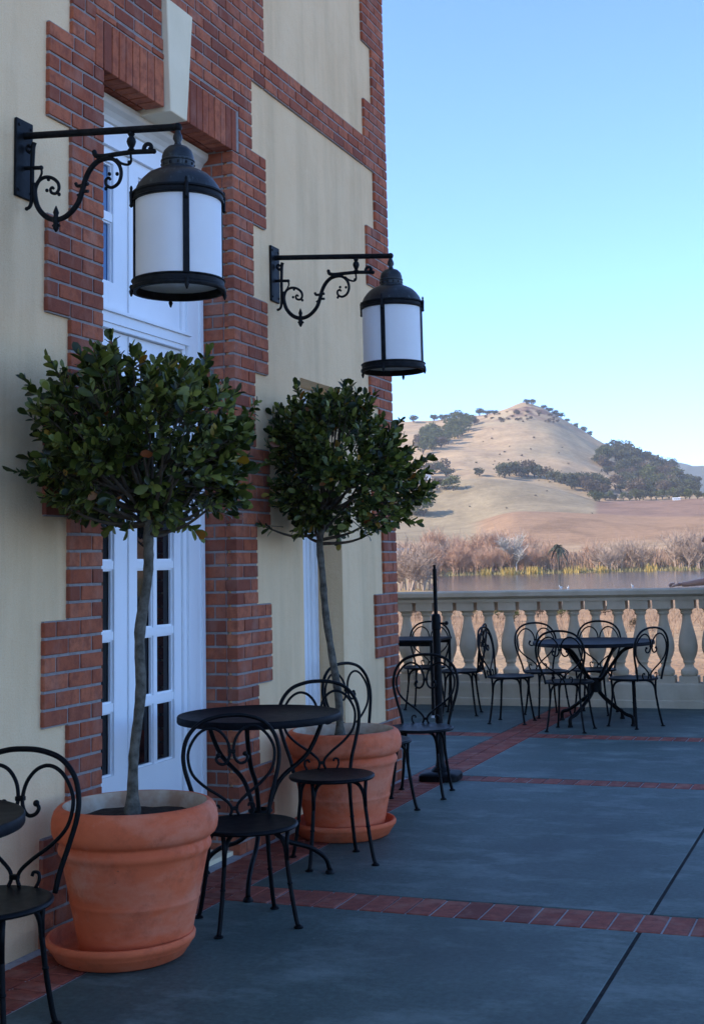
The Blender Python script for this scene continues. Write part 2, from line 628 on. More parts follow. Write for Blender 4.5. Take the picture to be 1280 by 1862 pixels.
KB = (6.078, 6.264)
KT = (6.041, 6.336)
KZ0, KZ1 = 4.090, zc(61)-0.004
def key_span(z):
    t = (z-KZ0)/(KZ1-KZ0)
    return KB[0]+(KT[0]-KB[0])*t, KB[1]+(KT[1]-KB[1])*t
bricks, mortar = [], MB()
def wall_run(n, a, b, start_half, from_right=False, depth=-0.05, lastcut=True):
    """bricks of course n between a and b along the wall"""
    z0 = zc(n)+JT/2+0.0008
    z1 = z0+BH
    segs = []
    pos = 0.0
    L = b-a
    first = True
    while pos < L-0.02:
        ln = (BL-JT)/2 if (first and start_half) else BL
        first = False
        e = min(pos+ln, L)
        if L-e < 0.05:
            e = L
        segs.append((pos, e))
        pos = e+JT
    for s, e in segs:
        y0, y1 = (b-e, b-s) if from_right else (a+s, a+e)
        if n >= 57 and n < 61:
            k0, k1 = key_span((z0+z1)/2)
            k0 -= 0.006; k1 += 0.006
            if y1 > k0 and y0 < k1:
                if y0 < k0-0.03:
                    bricks.append(((depth, BR_F, y0, k0, z0, z1), 'x'))
                if y1 > k1+0.03:
                    bricks.append(((depth, BR_F, k1, y1, z0, z1), 'x'))
                continue
        bricks.append(((depth, BR_F, y0, y1, z0, z1), 'x'))
    mortar.box(-0.02, BR_F-0.0065, a+0.003, b-0.003, zc(n), zc(n+1))
NARROW, WIDE = (BL-JT)/2+JT+BL, (BL-JT)/2+2*(JT+BL)
for n in range(0, 73):
    wide = (n//6) % 2 == 0
    if n >= 60:
        wide = True
    w = WIDE if wide else NARROW
    odd = n % 2
    if n < 53:
        # left of the door, laid from the reveal outwards
        wall_run(n, D0-w, D0, odd == 0, True)
        # right of the door: even courses show the end of the reveal brick
        if odd:
            wall_run(n, D1, D1+w, False)
        else:
            wall_run(n, D1, D1+w, True)
    elif n < 57:
        wall_run(n, D0-w, D0-0.076, odd == 0, True)
        wall_run(n, D1+0.098, D1+w, odd == 1)
    else:
        rb = D1+NARROW if n < 60 else D1+WIDE
        lb = D0-(NARROW if n < 60 else WIDE)
        wall_run(n, lb, rb, odd == 0)
for n in range(0, 83):
    if n < 60:
        wide = (n//6) % 2 == 0
    elif n < 67:
        wide = True
    elif n < 73:
        wide = False
    else:
        wide = n < 79
    w = WIDE if wide else NARROW
    wall_run(n, 9.624-w, 9.624, n % 2 == 0, True, -0.10)
for n in (60, 61, 62):
    wall_run(n, D1+WIDE+JT, 9.624-WIDE-JT, n % 2 == 1)
# mortar behind the door head, and the soldier course with its thin split course above
mortar.box(-0.02, BR_F-0.0070, D0-0.08, D1+0.10, DH+0.010, zc(57))
def soldiers(a, b):
    y = a
    while y < b-0.03:
        w = random.choice((0.058, 0.064, 0.066, 0.070))
        e = min(y+w, b)
        if b-e < 0.03:
            e = b
        bricks.append(((-0.095, BR_F, y, e, DH+random.uniform(-0.002, 0.002), 4.370), 'x'))
        y = e+0.009
    y = a
    while y < b-0.03:
        e = min(y+random.choice((0.17, 0.18, 0.19)), b)
        bricks.append(((-0.05, BR_F, y, e, 4.381, 4.412), 'x'))
        y = e+0.009
soldiers(D0-0.074, KB[0]-0.020)
soldiers(KB[1]+0.028, D1+0.090)
y = D0+0.005                                  # second row seen on the underside of the head
while y < D1-0.03:
    e = min(y+0.066, D1-0.004)
    if not (e > KB[0]-0.02 and y < KB[1]+0.02):
        bricks.append(((-0.215, -0.106, y, e, DH+0.001, DH+0.06), 'z-'))
    y = e+0.009
# reveal of the right jamb
for n in range(0, 53):
    z0 = zc(n)+JT/2+0.0008
    z1 = z0+BH
    if n % 2:
        bricks.append(((-0.222, -0.130, D1, D1+0.085, z0, z1), 'y'))
        bricks.append(((-0.120, -0.054, D1, D1+0.085, z0, z1), 'y'))
    else:
        bricks.append(((-0.222, -0.056, D1, D1+0.085, z0, z1), 'y'))
mortar.box(-0.229, -0.045, D1+0.006, D1+0.060, -0.2, DH+0.015)
mortar.box(-0.229, -0.045, D0-0.060, D0-0.009, -0.2, DH+0.015)
mortar.box(-0.229, -0.021, D0-0.009, D1+0.009, DH+0.010, DH+0.060)
bpart(mortar, 'mortar', M['mortar'])
_shift = Vector(bld.location)
lay_bricks([((b[0], b[1], b[2], b[3], b[4], b[5]), a) for b, a in bricks], bld, M['brick'], M['brick_s'], 0.0016)
for o in bld.children:
    if o.name.startswith('brick') or o.name.startswith('far_bricks'):
        o.location = Vector(o.location)-_shift
# keystone, cast stone, running back to the joinery
k = MB()
xb, xf = XR+0.006, 0.052
def kp(x, z, side):
    a, b = key_span(z)
    return (x, (a, b)[side], z)
kv = [kp(xb, KZ0, 0), kp(xf, KZ0, 0), kp(xf, KZ0, 1), kp(xb, KZ0, 1), kp(xb, KZ1, 0), kp(xf, KZ1, 0), kp(xf, KZ1, 1), kp(xb, KZ1, 1)]
k.v = kv
k.f = [(0, 3, 2, 1), (4, 5, 6, 7), (0, 1, 5, 4), (1, 2, 6, 5), (2, 3, 7, 6), (3, 0, 4, 7)]
ko = bpart(k, 'keystone', M['stone'])
bv = ko.modifiers.new('edge', 'BEVEL'); bv.width = 0.006; bv.segments = 2

# white french doors with a window above the transom
door = bpart(MB().box(XR-0.06, XR+0.035, 6.700, D1-0.001, 0.0, 4.0)
             .box(XR-0.06, XR+0.035, D0+0.001, 5.500, 0.0, 4.0)
             .box(XR-0.05, XR+0.020, 6.660, 6.6995, 0.0, 3.9)
             .box(XR-0.05, XR+0.048, 6.838, 6.872, 0.0, 4.0), 'door_frame', M['white'])
def P(y):
    return y
crown = MB()
prof = [(XR+0.020, 3.985), (XR+0.034, 3.995), (XR+0.040, 4.02), (XR+0.056, 4.045), (XR+0.080, 4.065), (XR+0.086, 4.085), (XR+0.086, 4.106), (XR-0.05, 4.106), (XR-0.05, 3.985)]
n0 = len(crown.v)
for yy in (D0+0.002, D1-0.002):
    crown.v += [(x, yy, z) for x, z in prof]
m_ = len(prof)
crown.f += [(i, (i+1) % m_, m_+(i+1) % m_, m_+i) for i in range(m_)] + [tuple(range(m_))[::-1], tuple(range(m_, 2*m_))]
def world_child(mb, name, mat, parent, smooth=None):
    o = mb.build(name, mat, parent, smooth)
    return o
world_child(crown, 'head_moulding', M['cream'], door)
world_child(MB().box(XR-0.05, XR+0.050, 5.5005, 6.6995, 2.895, 2.950).box(XR-0.05, XR+0.068, 5.5005, 6.6995, 2.9505, 2.968).box(XR-0.05, XR+0.04, 5.5005, 6.6595, 2.868, 2.8945), 'transom_bar', M['white'], door)
world_child(MB().box(XR-0.05, XR+0.03, 5.5005, 6.6595, 3.865, 3.984), 'head_rail', M['white'], door)

def leaf(y0, y1, zs, z0, z1, stile, muntin, cols, glass, name, bottom_panel=None):
    """a glazed leaf: stiles and rails, muntins, and one pane for each light"""
    inner0, inner1 = y0+stile, y1-stile
    mb = MB()
    xa, xb2 = XR-0.045, XR+0.006
    mb.box(xa, xb2, y0, inner0, z0, z1).box(xa, xb2, inner1, y1, z0, z1)
    mb.box(xa, xb2, inner0, inner1, z0, zs[0][0]).box(xa, xb2, inner0, inner1, zs[-1][1], z1)
    lf = bpart(mb, name, M['white'])
    mt = MB()
    for i in range(len(zs)-1):
        mt.box(xa+0.005, xb2-0.006, inner0, inner1, zs[i][1], zs[i+1][0])
    w = (inner1-inner0-(cols-1)*muntin)/cols
    for c in range(cols-1):
        ya = inner0+w*(c+1)+muntin*c
        for z in zs:
            mt.box(xa+0.005, xb2-0.006, ya, ya+muntin, z[0], z[1])
    for c in range(cols):                      # thin glazing beads round each light
        ya = inner0+(w+muntin)*c
        for z in zs:
            b = 0.010
            mt.box(xa+0.02, xb2-0.016, ya, ya+b, z[0], z[1]).box(xa+0.02, xb2-0.016, ya+w-b, ya+w, z[0], z[1])
            mt.box(xa+0.02, xb2-0.016, ya+b, ya+w-b, z[0], z[0]+b).box(xa+0.02, xb2-0.016, ya+b, ya+w-b, z[1]-b, z[1])
    mt.build('muntin', M['white'], lf)
    for c in range(cols):
        ya = inner0+(w+muntin)*c
        for z in zs:
            MB().box(xa+0.008, xa+0.016, ya-0.004, ya+w+0.004, z[0]-0.004, z[1]+0.004).build('pane', glass, lf)
    return lf
rows = [(0.565+0.3625*i, 0.885+0.3625*i) for i in range(5)]
urows = [(3.128, 3.462), (3.506, 3.785)]
lf = leaf(6.098, 6.658, rows, 0.02, 2.865, 0.080, 0.038, 2, M['glass'], 'door_leaf')
leaf(5.502, 6.092, rows, 0.02, 2.865, 0.140, 0.038, 2, M['glass'], 'door_leaf')
leaf(6.098, 6.658, urows, 2.9685, 3.864, 0.096, 0.052, 2, M['glass_up'], 'upper_window')
leaf(5.502, 6.092, urows, 2.9685, 3.864, 0.155, 0.052, 2, M['glass_up'], 'upper_window')
# meeting bead between the two leaves, handle
bead = bpart(MB().box(XR+0.0065, XR+0.016, 6.080, 6.110, 0.03, 2.86).box(XR+0.0065, XR+0.016, 6.080, 6.110, 2.97, 3.86), 'meeting_bead', M['white'])
bpart(MB().box(-0.28, -0.02, D0+0.002, D1-0.002, -0.02, 0.018), 'door_sill', M['stone'])
# tall window beyond the first door, in a plain stucco reveal
wf = MB()
wf.box(XR-0.06, XR+0.03, W1-0.075, W1-0.001, 0.02, WH-0.002).box(XR-0.06, XR+0.03, W0+0.001, W0+0.075, 0.02, WH-0.002)
wf.box(XR-0.06, XR+0.03, W0+0.075, W1-0.075, WH-0.08, WH-0.002)
wf.box(XR-0.05, XR+0.012, W1-0.115, W1-0.0755, 0.02, WH-0.08)
wf.box(XR-0.05, XR+0.048, W1-0.030, W1-0.012, 0.02, WH-0.004)
wfo = bpart(wf, 'window_frame', M['white'])
bpart(MB().box(-0.30, -0.005, W0+0.002, W1-0.002, -0.02, 0.02), 'window_sill', M['stone'])
wl = leaf(W0+0.0755, W1-0.1155, rows, 0.021, WH-0.081, 0.07, 0.04, 1, M['glass'], 'window_leaf')

# ------------------------------------------------------------------ terrace: slabs, brick bands, joints
terrace = MB().box(-8, 8.9, -9, 15.05, -0.5, -0.006).build('terrace', M['paver_mortar'])
tag(terrace, kind='structure')
SX = [(0.400, 2.404), (2.418, 4.90), (4.914, 8.88)]
BANDS = [(5.955, 6.235), (9.600, 9.812), (12.045, 12.285)]
SY = [(-8.9, 0.9), (0.912, 5.945), (6.245, 9.590), (9.822, 12.035), (12.295, 14.60)]
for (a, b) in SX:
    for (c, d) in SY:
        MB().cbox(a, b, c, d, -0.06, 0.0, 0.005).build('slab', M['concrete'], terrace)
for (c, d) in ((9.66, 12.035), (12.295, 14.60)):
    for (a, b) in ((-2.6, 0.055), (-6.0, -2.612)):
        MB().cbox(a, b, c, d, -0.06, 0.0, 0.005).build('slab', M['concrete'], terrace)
jm = MB()
for (c, d) in SY[1:]:
    jm.box(2.400, 2.422, c, d, -0.03, -0.0035)
jm.build('expansion_joint', M['joint'], terrace)
pav = []
y = 2.6
i = 0
while y < 14.5:
    e = y+0.096
    pav.append(((0.066, 0.222, y, e, -0.05, 0.0), 'z'))
    pav.append(((0.232, 0.388, y, e, -0.05, 0.0), 'z'))
    y = e+0.009
for (a, b) in BANDS:
    x = 0.400
    while x < 5.2:
        pav.append(((x, x+0.107, a, b, -0.05, 0.0), 'z'))
        x += 0.117
x = 0.055-0.107
while x > -2.4:
    pav.append(((x, x+0.107, BANDS[2][0], BANDS[2][1], -0.05, 0.0), 'z'))
    x -= 0.117
lay_bricks(pav, terrace, M['paver'], m_brick('brick_paver_joined', 'island', ((0.225, 0.052, 0.032), (0.310, 0.080, 0.050)), (0.15, 0.040, 0.028), 0.75), 0.0015, 'brick', 'far_bricks')
bounce = MB().box(8.9, 45, -40, 15.05, -0.5, -0.012).build('bounce_ground', m_simple('pale_bounce', (0.40, 0.36, 0.30), (0.50, 0.45, 0.38), 0.6, 0.9, 0.2))  # unseen pale ground, added to bounce warm sunlight onto the front wall
tag(bounce, kind='structure')
# retaining wall under the terrace
rw = MB().box(-8, 8.9, 14.95, 15.045, -6.0, -0.501).box(8.901, 45, 14.95, 15.045, -6.0, -0.501).build('retaining_wall', M['balustone'])
tag(rw, 'retaining wall below the terrace balustrade', 'wall')

# ------------------------------------------------------------------ balustrade
BY = 14.60
bal = empty('balustrade', (0, BY+0.13, 0))
tag(bal, 'cast stone balustrade with turned balusters at the end of the terrace', 'balustrade')
def balpart(mb, name, smooth=None):
    o = mb.build(name, M['balustone'], bal, smooth)
    o.location = -Vector(bal.location)
    return o
def extrude_x(prof, x0, x1):
    mb = MB()
    m = len(prof)
    for x in (x0, x1):
        mb.v += [(x, y, z) for y, z in prof]
    mb.f += [(i, m+i, m+(i+1) % m, (i+1) % m) for i in range(m)] + [tuple(range(m)), tuple(range(m, 2*m))[::-1]]
    return mb
c = BY+0.14
def sym(pr):
    return [(c-a, z) for a, z in pr] + [(c+a, z) for a, z in pr[::-1]]
BX0, BX1 = -4.2, 5.0
balpart(extrude_x(sym([(0.115, 1.150), (0.115, 1.185), (0.135, 1.195), (0.165, 1.215), (0.165, 1.258), (0.150, 1.272), (0.05, 1.276)]), BX0, BX1), 'handrail')
balpart(extrude_x(sym([(0.14, 0.0), (0.14, 0.075), (0.125, 0.085), (0.125, 0.245), (0.115, 0.262)]), BX0, BX1), 'plinth')
bm_ = MB()
bm_.box(-0.100, 0.100, -0.100, 0.100, 0.262, 0.335)
prof = [(0.075, 0.335), (0.090, 0.350), (0.094, 0.372), (0.090, 0.395), (0.070, 0.412), (0.052, 0.430), (0.048, 0.455), (0.056, 0.470), (0.064, 0.482), (0.060, 0.496), (0.062, 0.510), (0.080, 0.545), (0.098, 0.600), (0.104, 0.650), (0.099, 0.705), (0.085, 0.775), (0.066, 0.850), (0.052, 0.915), (0.046, 0.960), (0.047, 0.985), (0.060, 1.000), (0.066, 1.012), (0.060, 1.024), (0.070, 1.040), (0.088, 1.055)]
bm_.lathe(prof, 20)
bm_.box(-0.100, 0.100, -0.100, 0.100, 1.055, 1.1505)
bme = bm_.mesh('baluster', M['balustone'], 35)
sp = 0.2477
i0 = int((BX0-0.27)/sp)+2
x = 0.145+sp/2+sp*i0
while x < BX1-0.12:
    o = link('baluster', bme, bal, (x, c-bal.location.y, 0))
    o.rotation_euler = (0, 0, random.gauss(0, 0.01))
    x += sp

# ------------------------------------------------------------------ wall lanterns
def spiral(c, r0, r1, a0, turns, n=18):
    return [(c[0]+(r0+(r1-r0)*i/n)*math.cos(a0+turns*2*math.pi*i/n), c[1]+(r0+(r1-r0)*i/n)*math.sin(a0+turns*2*math.pi*i/n)) for i in range(n+1)]

def make_lantern(y, zo, bar_rot, label, mark):
    """bracket lies in the X-Z plane; the origin is the wall plate's lower end"""
    root = empty('wall_lantern', (0.0, y, 3.276+zo))
    tag(root, label, 'wall lamp', 'lanterns on scrolled wall brackets')
    L = lambda x, z: (x, 0.0, z-3.276)
    pl = MB().cbox(0.0005, 0.016, -0.062, 0.062, 0.0, 0.362, 0.003).build('wall_plate', M['lamp_iron'], root)
    for yy in (-0.045, 0.045):
        for zz in (0.03, 0.332):
            MB().sphere((0.0165, yy, zz), (0.006, 0.008, 0.008), 8, 4).build('bolt', M['lamp_iron'], pl, 60)
    # arm, drooping slightly
    arm = MB().tube([L(0.014, 3.566), L(0.30, 3.540), L(0.60, 3.512), L(0.795, 3.494)], 0.0165, 10)
    arm.sphere(L(0.80, 3.493), 0.020, 8, 6)
    arm.build('arm', M['lamp_iron'], root, 50)
    def px(a, b):                                   # sketch units -> bracket plane
        # origin of the sketch: plate face, arm root
        x = 0.022+(a-95)*0.0009405
        z = 3.566-(b-158)*0.000935 + (-0.09)*(x-0.0)*0.92
        return L(x, z)
    sc = MB()
    def T(pts, r, n=5, m=7):
        q = cr([px(*p) for p in pts], n)
        if isinstance(r, (tuple, list)):
            rr = [r[0]+(r[1]-r[0])*i/(len(q)-1) for i in range(len(q))]
        else:
            rr = r
        sc.tube(q, rr, m)
    T([(142, 192), (136, 215), (134, 260), (132, 330), (132, 440), (128, 490), (118, 512), (104, 520)], (0.0115, 0.008))
    sc.sphere(px(102, 520), 0.009)
    T([(132, 232), (118, 240), (104, 230), (100, 214), (112, 206), (122, 216)], (0.009, 0.007))
    T([(60, 318), (100, 318), (140, 319), (182, 320)], 0.0095)
    sc.sphere(px(182, 320), 0.011)
    T([(182, 322), (186, 345), (176, 368), (160, 392), (150, 412)], (0.006, 0.005), 4, 6)
    # the great U and its rise to the upper bar
    T([(146, 395), (147, 450), (166, 515), (212, 563), (270, 580), (330, 562), (385, 510), (412, 448), (430, 390), (458, 340), (500, 304), (560, 288)], 0.0125, 6, 8)
    T([(478, 258), (486, 276), (520, 282), (600, 276), (680, 271), (795, 273)], 0.0115, 4, 8)
    sc.sphere(px(478, 258), 0.011)
    sc.sphere(px(797, 273), 0.012)
    # inner scrolls with their little buds
    T([(150, 460), (152, 420), (170, 385), (205, 369), (245, 374), (276, 398), (283, 428), (268, 450), (244, 448), (236, 430), (246, 420), (254, 428)], (0.0095, 0.006))
    for p in ((216, 434), (284, 456), (224, 380)):
        sc.sphere(px(*p), 0.009, 6, 5)
    T([(520, 296), (575, 298), (612, 328), (624, 372), (610, 415), (575, 436), (545, 424), (540, 400), (556, 388), (566, 398)], (0.0095, 0.006))
    for p in ((560, 370), (542, 440), (602, 372)):
        sc.sphere(px(*p), 0.009, 6, 5)
    T([(596, 300), (625, 322), (660, 330), (676, 316), (674, 280)], 0.006, 4, 6)
    sc.sphere(px(668, 320), 0.010, 6, 5)
    T([(745, 268), (748, 250), (760, 238), (778, 240), (784, 256), (772, 262)], (0.010, 0.009))
    # leaf bud on the bottom, collars on the rise
    sc.tube([px(268, 512), px(268, 528), px(268, 545), px(268, 560), px(268, 585), px(268, 605), px(268, 622), px(268, 640)], [0.002, 0.008, 0.014, 0.010, 0.018, 0.010, 0.014, 0.003], 8)
    T([(250, 612), (268, 600), (288, 612)], 0.007, 3, 6)
    T([(376, 405), (386, 420), (415, 418), (446, 412)], 0.0085, 3, 6)
    T([(388, 462), (400, 476), (410, 478)], 0.007, 3, 6)
    T([(420, 448), (446, 448)], 0.008, 3, 6)
    sc.build('scroll', M['lamp_iron'], root, 60)
    # turned post between arm and scroll bar
    pz = [(0.011, 0.0), (0.018, 0.012), (0.010, 0.022), (0.016, 0.034), (0.021, 0.050), (0.018, 0.064), (0.010, 0.074), (0.016, 0.084), (0.010, 0.098), (0.012, 0.115)]
    b = px(678, 270)
    MB().lathe(pz, 12, (b[0], 0, b[2]-0.004)).build('turned_post', M['lamp_iron'], root, 50)
    # lantern
    cx = 0.800
    Z = lambda z: z-3.276
    hang = empty('hang', (cx, 0, 0)) if False else None
    C0 = (cx, 0, -3.276)
    neck = [(0.010, 3.490), (0.012, 3.470), (0.019, 3.455), (0.021, 3.440), (0.013, 3.425), (0.017, 3.412), (0.024, 3.402)]
    MB().lathe([(r, z) for r, z in neck], 14, C0).build('neck', M['patina'], root, 50)
    cup = [(0.020, 3.410), (0.042, 3.402), (0.060, 3.384), (0.068, 3.360), (0.069, 3.345), (0.073, 3.342), (0.073, 3.336), (0.069, 3.333), (0.069, 3.312), (0.076, 3.306), (0.078, 3.298)]
    dome = [(0.076, 3.300), (0.100, 3.292), (0.132, 3.275), (0.155, 3.252), (0.174, 3.225), (0.185, 3.198), (0.188, 3.180)]
    dm = MB().lathe(cup, 28, C0, True, False).lathe(dome, 40, C0, False, True).build('dome', M['patina'], root, 40)
    for k in range(12):                              # vent holes round the cupola
        a = 2*math.pi*k/12
        MB().sphere((cx+0.0685*math.cos(a), 0.0685*math.sin(a), Z(3.322)), (0.006, 0.006, 0.007), 6, 5).build('vent_hole', M['joint'], dm)
    ring_t = [(0.184, 3.196), (0.196, 3.193), (0.198, 3.185), (0.192, 3.180), (0.192, 3.165), (0.197, 3.160), (0.195, 3.154), (0.182, 3.154)]
    MB().lathe(ring_t, 40, C0, False, False).build('top_ring', M['lamp_iron'], root, 40)
    ring_b = [(0.184, 2.816), (0.195, 2.816), (0.199, 2.811), (0.194, 2.806), (0.194, 2.786), (0.200, 2.781), (0.201, 2.772), (0.197, 2.766), (0.180, 2.766), (0.180, 2.800), (0.184, 2.816)]
    MB().lathe(ring_b, 40, C0, False, False).build('bottom_ring', M['lamp_iron'], root, 40)
    fl = MB().lathe([(0.181, 2.799), (0.0, 2.799)], 32, C0, False, False)
    fl.build('floor_glass', M['opal'], root)
    # curved opal panes between four bars
    for q in range(4):
        a0 = bar_rot+q*math.pi/2
        g = MB()
        n = 14
        for i in range(n+1):
            a = a0+0.06+(math.pi/2-0.12)*i/n
            for r in (0.184, 0.180):
                for z in (2.818, 3.153):
                    g.v.append((cx+r*math.cos(a), r*math.sin(a), Z(z)))
        for i in range(n):
            b0, b1 = 4*i, 4*i+4
            g.f += [(b0, b1, b1+1, b0+1), (b0+2, b0+3, b1+3, b1+2), (b0+1, b1+1, b1+3, b0+3), (b0, b0+2, b1+2, b1)]
        g.f += [(0, 1, 3, 2), (4*n, 4*n+2, 4*n+3, 4*n+1)]
        g.build('opal_pane', M['opal'], root, 40)
        bar = MB()
        for (da, r0, r1) in ((0.070, 0.178, 0.1905),):
            pts = []
            for z in (2.808, 3.162):
                for (aa, rr) in ((a0-da, r0), (a0-da, r1), (a0+da, r1), (a0+da, r0)):
                    pts.append((cx+rr*math.cos(aa), rr*math.sin(aa), Z(z)))
            bar.v += pts
            bar.f += [(0, 1, 5, 4), (1, 2, 6, 5), (2, 3, 7, 6), (3, 0, 4, 7), (0, 3, 2, 1), (4, 5, 6, 7)]
        bar.build('glazing_bar', M['lamp_iron'], root)
        fx, fy = cx+0.199*math.cos(a0), 0.199*math.sin(a0)
        MB().lathe([(0.004, 0.020), (0.009, 0.010), (0.006, 0.0), (0.010, -0.010), (0.007, -0.020), (0.003, -0.030)], 8, (fx, fy, Z(2.770))).build('finial', M['lamp_iron'], root, 50)
        MB().lathe([(0.003, 0.028), (0.007, 0.018), (0.005, 0.008), (0.009, 0.0), (0.007, -0.05), (0.009, -0.06), (0.003, -0.066)], 8, (fx, fy, Z(3.190))).build('finial', M['lamp_iron'], root, 50)
    return root
make_lantern(4.81, 0.0, math.radians(-90+29+10), 'larger-looking near lantern left of the french doors, on scrolled black bracket', 1)
make_lantern(7.487, 0.006, math.radians(-90+20-18), 'farther lantern between french doors and building corner, seen against the sky', 2)

# ------------------------------------------------------------------ terracotta pots, saucers, bay trees
def wob(seed, amp):
    return lambda a, z: amp*(math.sin(2*a+seed+z*2)+0.6*math.sin(3*a+1.7*seed))
pot_prof = [(0.150, 0.0), (0.222, 0.0), (0.228, 0.004), (0.2305, 0.012), (0.2325, 0.020), (0.248, 0.095), (0.2655, 0.178), (0.2695, 0.197), (0.2725, 0.202), (0.2740, 0.208), (0.2735, 0.214), (0.2730, 0.220), (0.2770, 0.238), (0.288, 0.290), (0.2985, 0.342), (0.3030, 0.364), (0.3070, 0.384), (0.3125, 0.394), (0.3190, 0.402), (0.3225, 0.411), (0.3225, 0.420), (0.3190, 0.431), (0.3140, 0.439), (0.3125, 0.446), (0.3160, 0.452), (0.3280, 0.458), (0.3400, 0.468), (0.3475, 0.484), (0.3505, 0.505), (0.3505, 0.528), (0.3470, 0.550), (0.3400, 0.570), (0.3300, 0.583), (0.3180, 0.591), (0.304, 0.592)]
def make_pot(x, y, label, seed, rz):
    root = empty('terracotta_pot', (x, y, 0.028), rz)
    tag(root, label, 'plant pot', 'terracotta pots with bay trees')
    w = wob(seed, 0.002)
    MB().lathe(pot_prof, 64, (0, 0, 0), True, False, w).build('pot_body', M['terracotta'], root, 80)
    MB().lathe([(0.3045, 0.5915), (0.294, 0.580), (0.288, 0.545), (0.282, 0.500)], 64, (0, 0, 0), False, False, w).build('pot_lining', M['pot_inside'], root, 50)
    s = MB()
    n, m = 48, 9
    s.v.append((0, 0, 0.545))
    for i in range(1, m):
        for k in range(n):
            a = 2*math.pi*k/n
            r = 0.287*i/(m-1)
            z = 0.532+0.012*math.cos(r*8)+0.010*mnoise.noise(Vector((r*14*math.cos(a)+seed, r*14*math.sin(a), 0)))
            s.v.append((r*math.cos(a), r*math.sin(a), z))
    for k in range(n):
        s.f.append((0, 1+k, 1+(k+1) % n))
    for i in range(m-2):
        for k in range(n):
            s.f.append((1+i*n+k, 1+(i+1)*n+k, 1+(i+1)*n+(k+1) % n, 1+i*n+(k+1) % n))
    s.build('soil', M['soil'], root, 180)
    return root
sau_prof = [(0.0, 0.0), (0.250, 0.0), (0.270, 0.010), (0.292, 0.045), (0.298, 0.050), (0.300, 0.060), (0.310, 0.066), (0.313, 0.082), (0.306, 0.094), (0.296, 0.094), (0.288, 0.080), (0.280, 0.040), (0.262, 0.027), (0.0, 0.026)]
def make_saucer(x, y, label, seed):
    o = MB().lathe(sau_prof, 64, (0, 0, 0), False, False, wob(seed, 0.002)).build('pot_saucer', M['terracotta'], None, 50)
    o.location = (x, y, 0.001)
    tag(o, label, 'saucer', 'saucers under the terracotta pots')
make_pot(0.455, 5.030, 'large terracotta pot nearest the camera, in front of the french doors', 1.0, 0.4)
make_saucer(0.405, 5.000, 'terracotta saucer under the nearest pot', 2.0)
make_pot(0.395, 7.540, 'terracotta pot farther along the wall, behind the bistro table', 4.0, 2.2)
make_saucer(0.390, 7.540, 'terracotta saucer under the farther pot, behind the chair', 5.0)

def leaf_mesh(mat):
    """pointed bay leaf, folded along its rib, one unit long along +Y"""
    mb = MB()
    w = 0.27
    mb.v = [(0, 0, 0), (-w*0.62, 0.26, 0.045), (-w, 0.56, 0.07), (-w*0.74, 0.84, 0.03), (0, 1.0, -0.05), (w*0.74, 0.84, 0.03), (w, 0.56, 0.07), (w*0.62, 0.26, 0.045), (0, 0.30, 0.0), (0, 0.60, -0.01)]
    mb.f = [(0, 8, 1), (1, 8, 9, 2), (2, 9, 3), (3, 9, 4), (0, 7, 8), (7, 6, 9, 8), (6, 5, 9), (5, 4, 9)]
    return mb.mesh('leaf', mat, 180)
LEAF_ME = leaf_mesh(M['leaf'])
LEAF_V = [Vector(v.co) for v in LEAF_ME.vertices]
LEAF_F = [tuple(p.vertices) for p in LEAF_ME.polygons]

